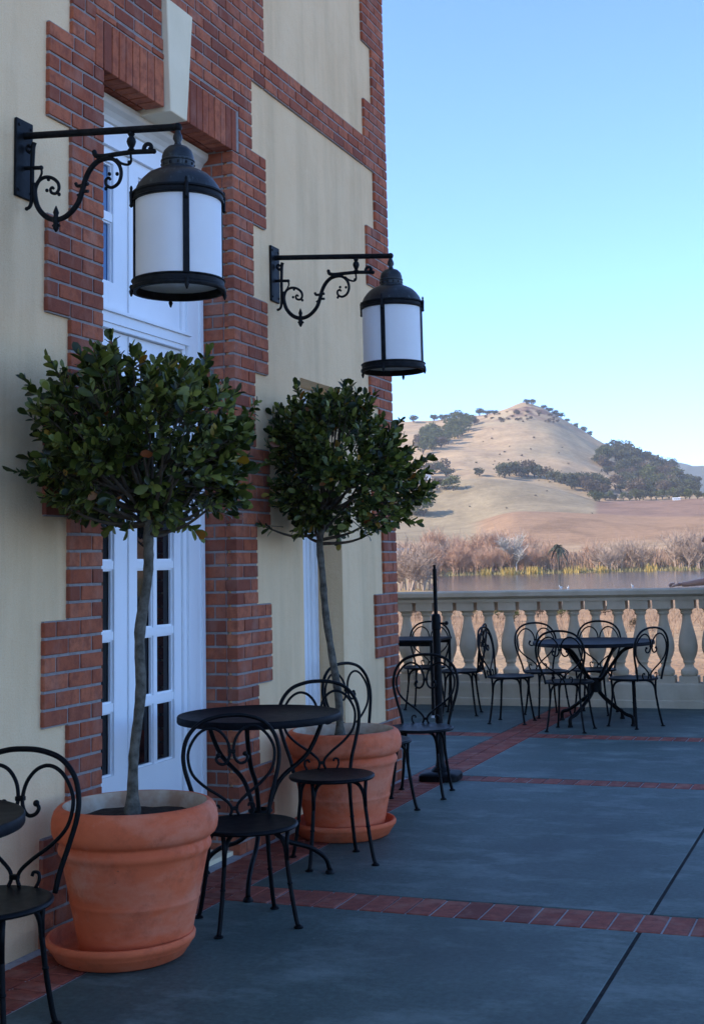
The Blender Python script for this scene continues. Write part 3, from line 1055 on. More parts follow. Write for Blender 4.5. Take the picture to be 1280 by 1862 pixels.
def make_bay_tree(base, top, ctr, rad, seed, label, ntwig=1080):
    rnd = random.Random(seed)
    B, T_, Cc = Vector(base), Vector(top), Vector(ctr)
    root = empty('bay_tree', B)
    tag(root, label, 'tree', 'clipped bay trees in pots')
    loc = lambda p: Vector(p)-B
    mid = [B.lerp(T_, t)+Vector((rnd.gauss(0, 0.010), rnd.gauss(0, 0.010), 0)) for t in (0.2, 0.42, 0.63, 0.83)]
    path = cr([loc(B-Vector((0, 0, 0.05))), loc(B)]+[loc(p) for p in mid]+[loc(T_), loc(T_.lerp(Cc, 0.45))], 7)
    m = len(path)
    rr = [0.0235-0.003*(i/m)+0.014*math.exp(-(path[i].z/0.05)**2)+rnd.uniform(-0.0022, 0.0030) for i in range(m)]
    MB().tube(path, rr, 12).build('trunk', M['bark'], root, 180)
    # limbs and twigs
    tips = []
    lumps = [(Vector((rnd.gauss(0, 1), rnd.gauss(0, 1), rnd.gauss(0, 1))).normalized(), rnd.uniform(0.28, 0.5), rnd.uniform(-0.30, 0.22)) for _ in range(24)]
    def radius(d):
        s = 1.0
        for (u, wdt, amp) in lumps:
            s += amp*math.exp(-((1-d.dot(u))/(wdt*wdt*0.5)))
        # flatter underneath and on top, like a clipped ball
        return s
    for k in range(ntwig):
        d = Vector((rnd.gauss(0, 1), rnd.gauss(0, 1), rnd.gauss(0, 1))).normalized()
        f = rnd.uniform(0.30, 1.0)**0.40
        e_ = 3.2
        q_ = (abs(d.x)**e_+abs(d.y)**e_+abs(d.z)**e_)**(-1/e_)
        q_ = 1+(q_-1)*0.55
        p = Cc+Vector((d.x*rad[0], d.y*rad[1], d.z*rad[2]))*(radius(d)*f*q_)
        if d.z < -0.45 and math.hypot(p.x-T_.x, p.y-T_.y) < 0.12:
            continue
        hole = mnoise.noise(p*4.2+Vector((seed, 0, 0)))
        if hole < -0.20 or (p.z < Cc.z-rad[2]*0.15 and math.hypot(p.x-Cc.x, p.y-Cc.y) < rad[0]*0.75 and hole < 0.10):
            continue
        p.x = max(p.x, 0.035)
        out = (d+Vector((0, 0, 0.55))).normalized()
        tips.append((p, out, f))
        if f > 0.93 and rnd.random() < 0.22 and p.x > 0.12:
            tips.append((p+out*rnd.uniform(0.04, 0.09), out, 1.0))
    limb = MB()
    for k in range(26):
        p, o, f = tips[rnd.randrange(len(tips))]
        s = T_.lerp(Cc, rnd.uniform(-0.05, 0.45))
        e = s.lerp(p, 0.86)
        mdl = s.lerp(e, 0.5)+Vector((rnd.gauss(0, 0.03), rnd.gauss(0, 0.03), -0.03-rnd.random()*0.05))
        q = cr([loc(s), loc(mdl), loc(e)], 5)
        limb.tube(q, [0.012-0.008*i/(len(q)-1) for i in range(len(q))], 6)
    # a few low side limbs that show below the crown
    for k in range(5):
        a = rnd.uniform(0, 6.28)
        s = T_+Vector((0, 0, rnd.uniform(-0.03, 0.04)))
        e = s+Vector((math.cos(a)*rad[0]*0.8, math.sin(a)*rad[1]*0.8, rnd.uniform(0.06, 0.16)))
        e.x = max(e.x, 0.05)
        q = cr([loc(s), loc(s.lerp(e, 0.5)+Vector((0, 0, -0.035))), loc(e)], 5)
        limb.tube(q, [0.011-0.007*i/(len(q)-1) for i in range(len(q))], 6)
        tips.append((e, Vector((math.cos(a), math.sin(a), 0.3)).normalized(), 1.0))
    limb.build('limbs', M['twig'], root, 180)
    tw = MB()
    leaves = []
    for (p, o, f) in tips:
        s = p-o*0.10+(T_.lerp(Cc, 0.5)-p).normalized()*0.05
        tw.tube([loc(s), loc(p)], [0.0035, 0.0018], 3, cap=False)
        nl = rnd.randint(7, 11)
        for j in range(nl):
            t = j/(nl-1)
            ang = j*2.4+rnd.uniform(-0.4, 0.4)
            side = o.orthogonal().normalized()
            side = Matrix.Rotation(ang, 3, o) @ side
            spread = 1.15-0.85*t+rnd.uniform(-0.2, 0.2)
            dr = (o*math.cos(spread)+side*math.sin(spread)).normalized()
            pos = p-o*(0.085*(1-t))
            ln = (0.034+0.048*rnd.random()**1.3)*(1-0.15*t)
            tip = pos+dr*ln
            if tip.x < 0.012:
                continue
            nrm = (o-dr*o.dot(dr))
            if nrm.length < 1e-3:
                nrm = dr.orthogonal()
            nrm.normalize()
            nrm = Matrix.Rotation(rnd.gauss(0, 0.5), 3, dr) @ nrm
            xx = dr.cross(nrm)
            mw = Matrix(((xx.x, dr.x, nrm.x, pos.x), (xx.y, dr.y, nrm.y, pos.y), (xx.z, dr.z, nrm.z, pos.z), (0, 0, 0, 1))) @ Matrix.Scale(ln, 4)
            facing = abs(nrm.dot((CAM-pos).normalized()))
            depth = (pos-Cc).dot((CAM-Cc).normalized())
            leaves.append((facing*ln*8+depth*1.6, mw))
    tw.build('twigs', M['twig'], root)['kind'] = 'stuff'
    leaves.sort(key=lambda a: -a[0])
    rest = MB()
    for i, (sc_, mw) in enumerate(leaves):
        if i < 300:
            o = link('leaf', LEAF_ME, root)
            o.matrix_local = Matrix.Translation(-B) @ mw
        else:
            b0 = len(rest.v)
            rest.v += [tuple((mw @ v)-B) for v in LEAF_V]
            rest.f += [tuple(b0+q for q in f) for f in LEAF_F]
    r = rest.build('crown', M['leaf_s'], root, 180)
    r['kind'] = 'stuff'
    return root
make_bay_tree((0.445, 5.025, 0.565), (0.495, 5.075, 1.78), (0.495, 5.06, 2.165), (0.470, 0.530, 0.400), 11, 'clipped bay tree in the nearest pot, in front of the french doors')
make_bay_tree((0.380, 7.525, 0.565), (0.300, 7.46, 1.76), (0.400, 7.50, 2.235), (0.48, 0.55, 0.455), 23, 'leaning clipped bay tree in the farther pot, crown overlapping the corner')

# ------------------------------------------------------------------ wrought iron chairs
SEAT_Z = 0.462
def make_chair():
    root = empty('bistro_chair')
    I = M['iron']
    seat = MB().lathe([(0.0, 0.440), (0.215, 0.440), (0.232, 0.443), (0.238, 0.451), (0.236, 0.459), (0.228, 0.463), (0.216, 0.461), (0.10, 0.456), (0.0, 0.455)], 36, (0, 0, 0), False, False)
    seat.build('seat', I, root, 50)
    def bp(x, z):                                    # point of the raked back
        return (x, -0.205-0.14*(z-0.44), z)
    half = [(0.165, 0.445), (0.180, 0.52), (0.208, 0.61), (0.232, 0.70), (0.235, 0.775), (0.212, 0.850), (0.155, 0.910), (0.075, 0.938), (0.0, 0.944)]
    pts = [bp(x, z) for x, z in half] + [bp(-x, z) for x, z in half[-2::-1]]
    MB().tube(cr(pts, 5), 0.0105, 8).build('back_hoop', I, root, 180)
    for s in (1, -1):
        S = [(0.066, 0.752), (0.078, 0.735), (0.066, 0.714), (0.040, 0.708), (0.018, 0.728), (0.009, 0.768), (0.022, 0.826), (0.060, 0.872), (0.110, 0.886), (0.160, 0.862), (0.200, 0.808), (0.214, 0.750), (0.196, 0.672), (0.140, 0.610), (0.070, 0.560), (0.024, 0.520), (0.012, 0.490), (0.022, 0.462)]
        q = cr([bp(s*x, z) for x, z in S], 4)
        mb = MB().tube(q, 0.0075, 7)
        mb.sphere(bp(s*0.066, 0.752), 0.0125, 8, 6)
        cu = cr([bp(s*x, z) for x, z in [(0.085, 0.458), (0.098, 0.484), (0.096, 0.510), (0.076, 0.514), (0.070, 0.500)]], 4)
        mb.tube(cu, 0.0065, 6)
        mb.build('back_scroll', I, root, 180)
    for z in (0.768, 0.495):
        a = bp(0, z)
        MB().cbox(-0.018, 0.018, a[1]-0.011, a[1]+0.011, z-0.009, z+0.009, 0.003).build('collar', I, root)
    for k in range(4):
        a = math.radians(45+90*k)
        ca, sa = math.cos(a), math.sin(a)
        pr = [(0.05, 0.434), (0.12, 0.432), (0.168, 0.415), (0.196, 0.370), (0.206, 0.30), (0.224, 0.17), (0.246, 0.05), (0.258, 0.008)]
        leg = MB().tube(cr([(r*ca, r*sa, z) for r, z in pr], 4), 0.0105, 8)
        leg.tube([(0.212*ca, 0.212*sa, 0.442), (0.206*ca, 0.206*sa, 0.375), (0.2065*ca, 0.2065*sa, 0.30)], 0.0100, 8)
        leg.lathe([(0.0115, 0.0), (0.014, 0.004), (0.0115, 0.010)], 8, (0.2195*ca, 0.2195*sa, 0.195))
        lo = leg.build('leg', I, root, 180)
        MB().lathe([(0.022, 0.0), (0.022, 0.005), (0.013, 0.012)], 10, (0.259*ca, 0.259*sa, 0.0)).build('foot', I, lo, 40)
    return root
chair0 = make_chair()
_used = [False]
def chair(x, y, face_deg, label, group):
    """face_deg: compass direction the sitter faces, 0 = into the picture, 90 = away from the wall"""
    o = copy_tree(chair0) if _used[0] else chair0
    _used[0] = True
    o.location = (x, y, 0.001)
    o.rotation_euler = (0, 0, -math.radians(face_deg))
    tag(o, label, 'chair', group)
    return o
def glide(o, idx):
    """pale plastic glides show under some feet"""
    legs = [c for c in o.children if c.name.startswith('leg')]
    for i in idx:
        a = math.radians(45+90*i)
        MB().lathe([(0.016, -0.0), (0.019, 0.002), (0.019, 0.006), (0.0135, 0.0065)], 10, (0.259*math.cos(a), 0.259*math.sin(a), -0.0005)).build('glide', M['cap'], o)

# ------------------------------------------------------------------ tables
def make_table(x, y, R, h, rot, label, nlegs=3):
    root = empty('bistro_table', (x, y, 0.001), rot)
    tag(root, label, 'table', 'round black metal tables')
    MB().lathe([(0.0, h-0.022), (R-0.012, h-0.024), (R-0.012, h-0.034), (R-0.003, h-0.036), (R, h-0.030), (R, h-0.006), (R-0.004, h), (R-0.014, h+0.001), (R-0.020, h-0.003), (0.0, h-0.003)], 64, (0, 0, 0), False, False).build('table_top', M['iron_table'], root, 45)
    for k in range(nlegs):
        a = 2*math.pi*k/nlegs
        pr = [(R*0.84, h-0.03), (R*0.80, h-0.10), (R*0.62, h-0.23), (R*0.30, h-0.33), (0.075, h-0.41), (0.045, h*0.40), (0.065, h*0.30), (R*0.36, h*0.22), (R*0.64, h*0.17), (R*0.84, h*0.10), (R*0.90, 0.02)]
        l = MB().tube(cr([(r*math.cos(a), r*math.sin(a), z) for r, z in pr], 5), 0.0125, 8).build('leg', M['iron'], root, 180)
        MB().lathe([(0.026, 0.0), (0.026, 0.006), (0.015, 0.022)], 12, (R*0.90*math.cos(a), R*0.90*math.sin(a), 0.0)).build('foot', M['iron'], l, 40)
    MB().tube([(0.055*math.cos(t), 0.055*math.sin(t), h*0.42) for t in [2*math.pi*i/16 for i in range(16)]], 0.010, 6, True).tube([(0.057*math.cos(t), 0.057*math.sin(t), h*0.36) for t in [2*math.pi*i/16 for i in range(16)]], 0.010, 6, True).build('leg_ring', M['iron'], root, 180)
    return root

G1 = 'black wrought iron bistro chairs'
o = chair(0.60, 6.86, 142, 'black iron chair behind the round table, in front of the farther pot', G1)
glide(o, (0, 1, 2, 3))
chair(0.48, 3.98, 172, 'black iron chair at the left edge, beside the nearest pot', G1)
chair(0.325, 8.28, 110, 'black iron chair half hidden behind the farther pot', G1)
chair(0.40, 8.96, 172, 'black iron chair in front of the umbrella stand', G1)
chair(-0.05, 13.12, 92, 'black iron chair at the left side of the far round table', G1)
chair(0.17, 13.74, 143, 'black iron chair at the far left of the far round table, by the balustrade', G1)
chair(0.66, 12.60, 4, 'black iron chair nearest the camera at the far round table', G1)
chair(1.20, 13.02, 303, 'black iron chair at the right side of the far round table', G1)
chair(0.62, 14.00, 184, 'black iron chair behind the far round table against the balustrade', G1)
o = chair(-0.76, 13.72, 262, 'black iron chair right of the square table, seen from its side', G1)
glide(o, (0, 1))
chair(-1.32, 14.18, 178, 'black iron chair behind the square table, half hidden by the corner', G1)

o = chair(0.70, 5.60, 138, 'black iron chair between the nearest pot and the round table', G1)
o.scale = (1, 1, 0.95)
make_table(0.425, 6.315, 0.425, 0.848, math.radians(46), 'round black bistro table in front of the french doors')
make_table(0.537, 3.40, 0.425, 0.845, math.radians(75), 'round black table cut off by the left edge of the picture')

# larger round table by the balustrade, on a crossed pedestal
t4 = empty('round_table', (0.79, 13.20, 0.001), math.radians(20))
tag(t4, 'large round black table by the balustrade with splayed pedestal legs', 'table', 'round black metal tables')
R, h = 0.600, 0.800
MB().lathe([(0.0, h-0.022), (R-0.012, h-0.024), (R-0.012, h-0.036), (R, h-0.032), (R, h-0.006), (R-0.004, h), (R-0.018, h-0.003), (0.0, h-0.003)], 64, (0, 0, 0), False, False).build('table_top', M['iron_table'], t4, 45)
for k in range(4):
    a = math.radians(45+90*k)
    ca, sa = math.cos(a), math.sin(a)
    MB().tube(cr([(r*ca, r*sa, z) for r, z in ((R*0.78, h-0.04), (R*0.55, h-0.10), (0.12, 0.47), (0.045, 0.40), (0.045, 0.33))], 5), 0.017, 8).build('upper_strut', M['iron'], t4, 180)
    l = MB().tube(cr([(r*ca, r*sa, z) for r, z in ((0.045, 0.40), (0.045, 0.33), (0.10, 0.26), (0.32, 0.12), (0.42, 0.085), (0.43, 0.02))], 5), 0.018, 8).build('leg', M['iron'], t4, 180)
    MB().lathe([(0.026, 0), (0.026, 0.012), (0.016, 0.03)], 10, (0.43*ca, 0.43*sa, 0)).build('foot', M['iron'], l, 40)
MB().lathe([(0.045, 0.30), (0.062, 0.31), (0.062, 0.43), (0.045, 0.44)], 16).build('hub', M['iron'], t4, 40)

# square table beyond the corner
t3 = empty('square_table', (-1.30, 13.68, 0.001), math.radians(1))
tag(t3, 'square black table beside the building corner, partly hidden by the umbrella stand', 'table')
MB().cbox(-0.36, 0.36, -0.36, 0.36, 0.775, 0.80, 0.004).build('table_top', M['iron_table'], t3)
MB().box(-0.33, 0.33, -0.335, -0.325, 0.735, 0.7745).box(-0.33, 0.33, 0.325, 0.335, 0.735, 0.7745).build('apron', M['iron'], t3)
for sx in (-1, 1):
    for sy in (-1, 1):
        l = MB().tube([(sx*0.335, sy*0.335, 0.774), (sx*0.335, sy*0.335, 0.02)], 0.016, 8).build('leg', M['iron'], t3, 60)
        MB().lathe([(0.024, 0), (0.024, 0.012), (0.017, 0.024)], 10, (sx*0.335, sy*0.335, 0)).build('foot', M['cap'] if (sx, sy) == (1, -1) else M['iron'], l, 40)

# umbrella stand with its bare pole
us = empty('umbrella_stand', (0.325, 9.62, 0.001), 0.1)
tag(us, 'black umbrella stand with bare pole and square base beside the farther pot', 'umbrella stand')
def rsq(h0, h1, a, c):
    mb = MB()
    n = 40
    for (z, s) in ((h0, a), (h1, a), (h1+0.012, a*0.93), (h1+0.022, a*0.55)):
        for k in range(n):
            t = 2*math.pi*k/n
            ct, st = math.cos(t), math.sin(t)
            q = (abs(ct)**c+abs(st)**c)**(-1/c)
            mb.v.append((s*q*ct, s*q*st, z))
    for i in range(3):
        for k in range(n):
            mb.f.append((i*n+k, i*n+(k+1) % n, (i+1)*n+(k+1) % n, (i+1)*n+k))
    mb.f += [tuple(range(n))[::-1], tuple(range(3*n, 4*n))]
    return mb
rsq(0.0, 0.038, 0.150, 5).build('base', M['iron'], us, 40)
MB().lathe([(0.078, 0.055), (0.070, 0.072), (0.042, 0.092), (0.034, 0.12), (0.0305, 0.14), (0.0305, 1.10), (0.036, 1.105), (0.036, 1.20), (0.030, 1.215), (0.018, 1.222)], 20).build('socket_tube', M['iron'], us, 40)
MB().lathe([(0.0155, 1.20), (0.0155, 1.555), (0.011, 1.56), (0.011, 1.59)], 14).build('pole', M['iron'], us, 40)
k_ = MB().tube([(0.03, 0, 1.15), (0.075, 0, 1.15)], 0.006, 6).sphere((0.08, 0, 1.15), 0.016, 8, 6)
k_.build('clamp_knob', M['iron'], us, 50)

# ------------------------------------------------------------------ person leaning on the balustrade at the right edge
def skin_mesh(name, pts, edges, rads, root_i=0, sub=2):
    me = bpy.data.meshes.new(name)
    me.from_pydata(pts, edges, [])
    ob = bpy.data.objects.new(name, me)
    COL.objects.link(ob)
    sk = ob.modifiers.new('skin', 'SKIN')
    sk.use_smooth_shade = True
    lay = me.skin_vertices[0].data
    for i, r in enumerate(rads):
        rx, ry = r if isinstance(r, (tuple, list)) else (r, r)
        lay[i].radius = (rx, ry)
        lay[i].use_root = (i == root_i)
    sb = ob.modifiers.new('sub', 'SUBSURF')
    sb.levels = sub
    sb.render_levels = sub
    bpy.context.view_layer.update()
    dg = bpy.context.evaluated_depsgraph_get()
    out = bpy.data.meshes.new_from_object(ob.evaluated_get(dg))
    bpy.data.objects.remove(ob)
    out.polygons.foreach_set('use_smooth', [True]*len(out.polygons))
    return out
SKIN = m_simple('skin', (0.42, 0.22, 0.15), (0.52, 0.29, 0.20), 12, 0.5, 0.4)
SHIRT = m_simple('navy_shirt', (0.03, 0.035, 0.06), (0.05, 0.055, 0.09), 20, 0.85, 0.2)
JEANS = m_simple('blue_jeans', (0.035, 0.05, 0.09), (0.06, 0.08, 0.13), 30, 0.85, 0.2)
SHOE = m_simple('brown_shoe', (0.04, 0.025, 0.018), (0.07, 0.045, 0.03), 20, 0.5, 0.4)
HAIR = m_simple('brown_hair', (0.03, 0.018, 0.010), (0.07, 0.04, 0.02), 60, 0.6, 0.4)
PX, PY = 2.05, 14.32           # feet; the figure faces the wall side and rests its arm on the handrail
person = empty('person', (PX, PY, 0.001))
tag(person, 'person at the right edge resting a bare forearm on the balustrade', 'person')
pts, edg, rad = [], [], []
def V(p, r, par=None):
    pts.append(p); rad.append(r)
    if par is not None:
        edg.append((par, len(pts)-1))
    return len(pts)-1
pel = V((0.02, 0.0, 0.98), (0.155, 0.13))
sp1 = V((0.0, 0.0, 1.14), (0.14, 0.115), pel)
sp2 = V((-0.03, 0.01, 1.34), (0.165, 0.125), sp1)
che = V((-0.05, 0.02, 1.50), (0.15, 0.115), sp2)
nk = V((-0.09, 0.02, 1.62), 0.062, che)
nk2 = V((-0.13, 0.02, 1.69), 0.060, nk)
hd = V((-0.155, 0.02, 1.78), (0.095, 0.085), nk2)
hd2 = V((-0.150, 0.02, 1.87), (0.085, 0.080), hd)
for s in (1, -1):                    # s=+1: the side towards the balustrade
    hip = V((0.02, s*0.10, 0.90), 0.105, pel)
    kn = V((-0.01+0.02*s, s*0.12, 0.51), 0.068, hip)
    an = V((0.03+0.02*s, s*0.13, 0.11), 0.045, kn)
    V((-0.10+0.02*s, s*0.14, 0.045), 0.042, V((-0.02+0.02*s, s*0.135, 0.05), 0.045, an))
    sh = V((-0.05, 0.02+s*0.17, 1.53), 0.068, che)
    if s > 0:
        el = V((-0.19, 0.36, 1.350), 0.046, sh)
        fa = V((-0.36, 0.395, 1.335), 0.041, el)
        wr = V((-0.53, 0.405, 1.312), 0.029, fa)
        V((-0.585, 0.407, 1.310), (0.034, 0.026), wr)
    else:
        el = V((0.02, -0.26, 1.24), 0.047, sh)
        wr = V((-0.08, -0.25, 1.00), 0.031, el)
        V((-0.10, -0.245, 0.91), (0.036, 0.022), wr)
bme = skin_mesh('body', pts, edg, rad)
for m_ in (SKIN, SHIRT, JEANS, SHOE):
    bme.materials.append(m_)
for p in bme.polygons:
    c_ = p.center
    arm_out = c_.x < -0.21 and c_.y > 0.22
    if c_.z < 0.085:
        p.material_index = 3
    elif c_.z < 1.02 and abs(c_.y) < 0.235:
        p.material_index = 2
    elif c_.z > 1.615 or arm_out or (c_.y < -0.2 and c_.z < 1.22):
        p.material_index = 0
    else:
        p.material_index = 1
link('body', bme, person)
# loosely closed hand lying on the rail
HX, HY, HZ = -0.60, 0.407, 1.308
hp, he, hr = [], [], []
def HV(p, r, par=None):
    hp.append((HX+p[0], HY+p[1], HZ+p[2])); hr.append(r)
    if par is not None:
        he.append((par, len(hp)-1))
    return len(hp)-1
w0 = HV((0.03, 0, 0.004), (0.034, 0.024))
pm = HV((-0.03, 0, 0.008), (0.042, 0.024), w0)
link('hand', skin_mesh('hand', hp, he, hr, 0, 2), person).data.materials.append(SKIN)
for i, (dy, ln) in enumerate(((-0.036, 0.9), (-0.012, 1.05), (0.012, 1.0), (0.036, 0.82))):
    b = Vector((HX-0.045, HY+dy, HZ+0.012))
    q = [b, b+Vector((-0.040*ln, 0, 0.004)), b+Vector((-0.062*ln, 0, -0.020)), b+Vector((-0.045*ln, 0, -0.036))]
    fm = skin_mesh('finger', [tuple(v) for v in q], [(0, 1), (1, 2), (2, 3)], [0.0115, 0.0105, 0.0100, 0.0085], 0, 1)
    fm.materials.append(SKIN)
    link('finger', fm, person)
b = Vector((HX+0.0, HY-0.040, HZ+0.0))
fm = skin_mesh('thumb', [tuple(v) for v in (b, b+Vector((-0.030, -0.018, -0.004)), b+Vector((-0.062, -0.012, -0.014)), b+Vector((-0.082, 0.004, -0.020)))], [(0, 1), (1, 2), (2, 3)], [0.014, 0.0125, 0.011, 0.009], 0, 1)
fm.materials.append(SKIN)
link('thumb', fm, person)
face = MB()
face.sphere((-0.158, 0.02, 1.80), (0.103, 0.082, 0.125), 16, 12)
link('head', face.mesh('head', SKIN, 180), person)
MB().tube([(-0.245, 0.02, 1.825), (-0.272, 0.02, 1.79), (-0.280, 0.02, 1.775), (-0.252, 0.02, 1.763)], [0.010, 0.014, 0.016, 0.012], 8).build('nose', SKIN, person, 180)
MB().tube([(-0.243, 0.045, 1.728), (-0.256, 0.02, 1.730), (-0.243, -0.005, 1.728)], [0.006, 0.010, 0.006], 8).build('mouth', m_simple('lips', (0.32, 0.12, 0.10), (0.36, 0.15, 0.12)), person, 180)
for s in (1, -1):
    MB().sphere((-0.150, 0.02+s*0.083, 1.80), (0.022, 0.010, 0.033), 8, 6).build('ear', SKIN, person, 180)
    MB().sphere((-0.240, 0.02+s*0.034, 1.815), (0.012, 0.015, 0.010), 8, 6).build('eye', M['white'], person, 180)
hm = MB().sphere((-0.135, 0.02, 1.84), (0.108, 0.092, 0.115), 18, 12)
hm.v = [(x, y_, z if z > 1.80 or x > -0.16 else 1.86+(z-1.80)*0.2) for x, y_, z in hm.v]
hm.build('hair', HAIR, person, 180)

# ------------------------------------------------------------------ the valley: terrain in rings round the terrace
def az_of(x):
    d = pix_dir(x, 1015)
    return math.atan2(d.x, d.y)
def slope_of(x, y):
    d = pix_dir(x, y)
    return d.z/math.hypot(d.x, d.y)
XS = [300, 500] + list(range(640, 1400, 8)) + [1450, 1600, 1800]
AZ = np.array([az_of(x) for x in XS])
SMOOTH = 16.0
def prof_y(pts):
    px = [p[0] for p in pts]; py = [p[1] for p in pts]
    ks = np.exp(-(np.arange(-40, 41, 4)/SMOOTH)**2)
    ks /= ks.sum()
    return [float(sum(k_*np.interp(x+o_, px, py) for k_, o_ in zip(ks, np.arange(-40, 41, 4)))) for x in XS]
LAKE_Z = -4.5
def heights(d, pts):
    ys = prof_y(pts)
    return [CAM.z+d*slope_of(x, y) for x, y in zip(XS, ys)]
RINGS = []
def ring(d, h):
    RINGS.append((d, np.array(h, float)))
flat = lambda z: [z]*len(XS)
ring(0, flat(-4.1)); ring(60, flat(-4.15)); ring(150, flat(-4.2)); ring(232, flat(-4.15))
ring(262, flat(-4.75)); ring(300, flat(-5.6)); ring(640, flat(-5.6)); ring(668, flat(-4.45)); ring(690, flat(-3.6))
ring(735, heights(735, [(600, 1018), (720, 1018), (900, 1024), (1100, 1024), (1300, 1020)]))
ring(900, heights(900, [(600, 984), (720, 984), (860, 990), (1000, 991), (1100, 990), (1200, 984), (1300, 980)]))
ring(1170, heights(1170, [(600, 966), (720, 964), (800, 962), (862, 954), (905, 938), (938, 929), (1012, 931), (1091, 936), (1197, 944), (1300, 942)]))
ring(1215, heights(1215, [(600, 962), (720, 959), (800, 957), (862, 949), (905, 936), (938, 930), (1012, 931), (1091, 934), (1197, 938), (1300, 936)]))
ring(1420, heights(1420, [(600, 884), (720, 882), (800, 878), (850, 870), (890, 866), (950, 871), (1020, 887), (1080, 907), (1100, 912), (1200, 909), (1300, 904)]))
ring(1520, heights(1520, [(600, 889), (720, 887), (800, 884), (850, 877), (890, 874), (950, 878), (1020, 892), (1080, 910), (1100, 914), (1200, 911), (1300, 907)]))
ring(1640, heights(1640, [(600, 872), (720, 870), (800, 868), (850, 866), (890, 866), (950, 869), (1020, 880), (1080, 892), (1150, 898), (1200, 900), (1300, 902)]))
ring(1900, heights(1900, [(600, 828), (720, 826), (800, 824), (850, 822), (890, 820), (950, 818), (1020, 826), (1080, 846), (1150, 866), (1200, 876), (1300, 894)]))
SKYL = [(600, 772), (711, 770), (773, 766), (842, 760), (897, 753), (930, 743), (948, 735), (966, 730), (985, 737), (1012, 751), (1072, 786), (1114, 811), (1150, 820), (1174, 824), (1197, 836), (1225, 856), (1257, 884), (1290, 900), (1450, 906)]
ring(2150, heights(2150, [(600, 790), (720, 788), (800, 784), (850, 778), (890, 772), (930, 766), (966, 764), (1012, 775), (1080, 808), (1150, 838), (1200, 854), (1257, 888), (1300, 902)]))
SMOOTH = 9.0
ring(2400, heights(2400, SKYL))
ring(2600, heights(2600, [(x, y+26) for x, y in SKYL]))
ring(3200, heights(3200, [(600, 900), (1000, 890), (1300, 940)]))
ring(5200, heights(5200, [(600, 900), (1100, 900), (1300, 900)]))
ring(6500, heights(6500, [(600, 850), (1000, 846), (1190, 843), (1225, 841), (1250, 843), (1290, 848), (1450, 856)]))
ring(7200, heights(7200, [(600, 880), (1300, 880)]))
RD = np.array([r[0] for r in RINGS], float)
RH = np.array([r[1] for r in RINGS])
def x_of_az(az):
    return np.interp(az, AZ, XS)
def smooth_interp(d, col):
    """monotone-ish cubic through the rings for one column of heights"""
    i = np.clip(np.searchsorted(RD, d, side='right')-1, 0, len(RD)-2)
    t = np.clip((d-RD[i])/(RD[i+1]-RD[i]), 0, 1)
    def tang(k):
        k0, k1 = max(k-1, 0), min(k+1, len(RD)-1)
        if k0 == k or k1 == k:
            return 0.0
        s0 = (col[k]-col[k0])/(RD[k]-RD[k0]); s1 = (col[k1]-col[k])/(RD[k1]-RD[k])
        if s0*s1 <= 0:
            return 0.0
        return 2*s0*s1/(s0+s1)
    h = RD[i+1]-RD[i]
    m0, m1 = tang(i)*h, tang(i+1)*h
    a, b = col[i], col[i+1]
    return a*(2*t**3-3*t**2+1)+m0*(t**3-2*t**2+t)+b*(-2*t**3+3*t**2)+m1*(t**3-t**2)
_colcache = {}
def H(az, d):
    key = round(az, 5)
    if key not in _colcache:
        _colcache[key] = [float(np.interp(az, AZ, RH[k])) for k in range(len(RD))]
    z = smooth_interp(d, _colcache[key])
    xx = float(np.interp(az, AZ, XS))
    # the left bank reaches forward: no lake left of the bare thicket
    if 232 < d < 680:
        bank = 1/(1+math.exp((xx-792-12*math.sin(d*0.03))/6.0))
        z = z*(1-bank)+(-4.0)*bank
    px_, py_ = CAM.x+d*math.sin(az), d*math.cos(az)
    w = min(1.0, max(0.0, (d-1250)/400))
    if w > 0:
        v = Vector((px_*0.0032, py_*0.0032, 3.0))
        z -= w*9.0*abs(mnoise.noise(Vector((px_*0.0075+0.004*py_, py_*0.0035, 9.0)))) * (1.0 if d < 2300 else max(0.0, (2400-d)/100))
        z += w*(9.0*mnoise.fractal(v, 0.9, 2.0, 5)-4.0*abs(mnoise.noise(v*0.6))) * (1.0 if d < 3000 else 4.0)
    w2 = min(1.0, max(0.0, (d-690)/200))
    z += w2*1.0*mnoise.noise(Vector((px_*0.012, py_*0.012, 0)))
    return z
azs = np.concatenate([np.linspace(-0.95, -0.40, 26)[:-1], np.linspace(-0.40, -0.05, 300), np.linspace(-0.05, 0.60, 30)[1:]])
ds = np.concatenate([np.linspace(14, 60, 6)[:-1], np.linspace(60, 232, 16)[:-1], np.linspace(232, 310, 14)[:-1], np.linspace(310, 630, 10)[:-1], np.linspace(630, 740, 24)[:-1], np.linspace(740, 1240, 44)[:-1], np.linspace(1240, 2620, 130)[:-1], np.linspace(2620, 7200, 40)])
tv, tf = [], []
NA, ND = len(azs), len(ds)
cols = []
def sm(a, b, t):
    t = min(1.0, max(0.0, (t-a)/(b-a)))
    return t*t*(3-2*t)
def mixc(a, b, t):
    return tuple(p*(1-t)+q*t for p, q in zip(a, b))
C_VINE = (0.330, 0.200, 0.112); C_DIRT = (0.400, 0.270, 0.155); C_BANK = (0.215, 0.180, 0.080)
C_MOUND = (0.310, 0.238, 0.140); C_HILL = (0.410, 0.290, 0.168); C_FIELD = (0.245, 0.150, 0.100); C_FAR = (0.10, 0.11, 0.08)
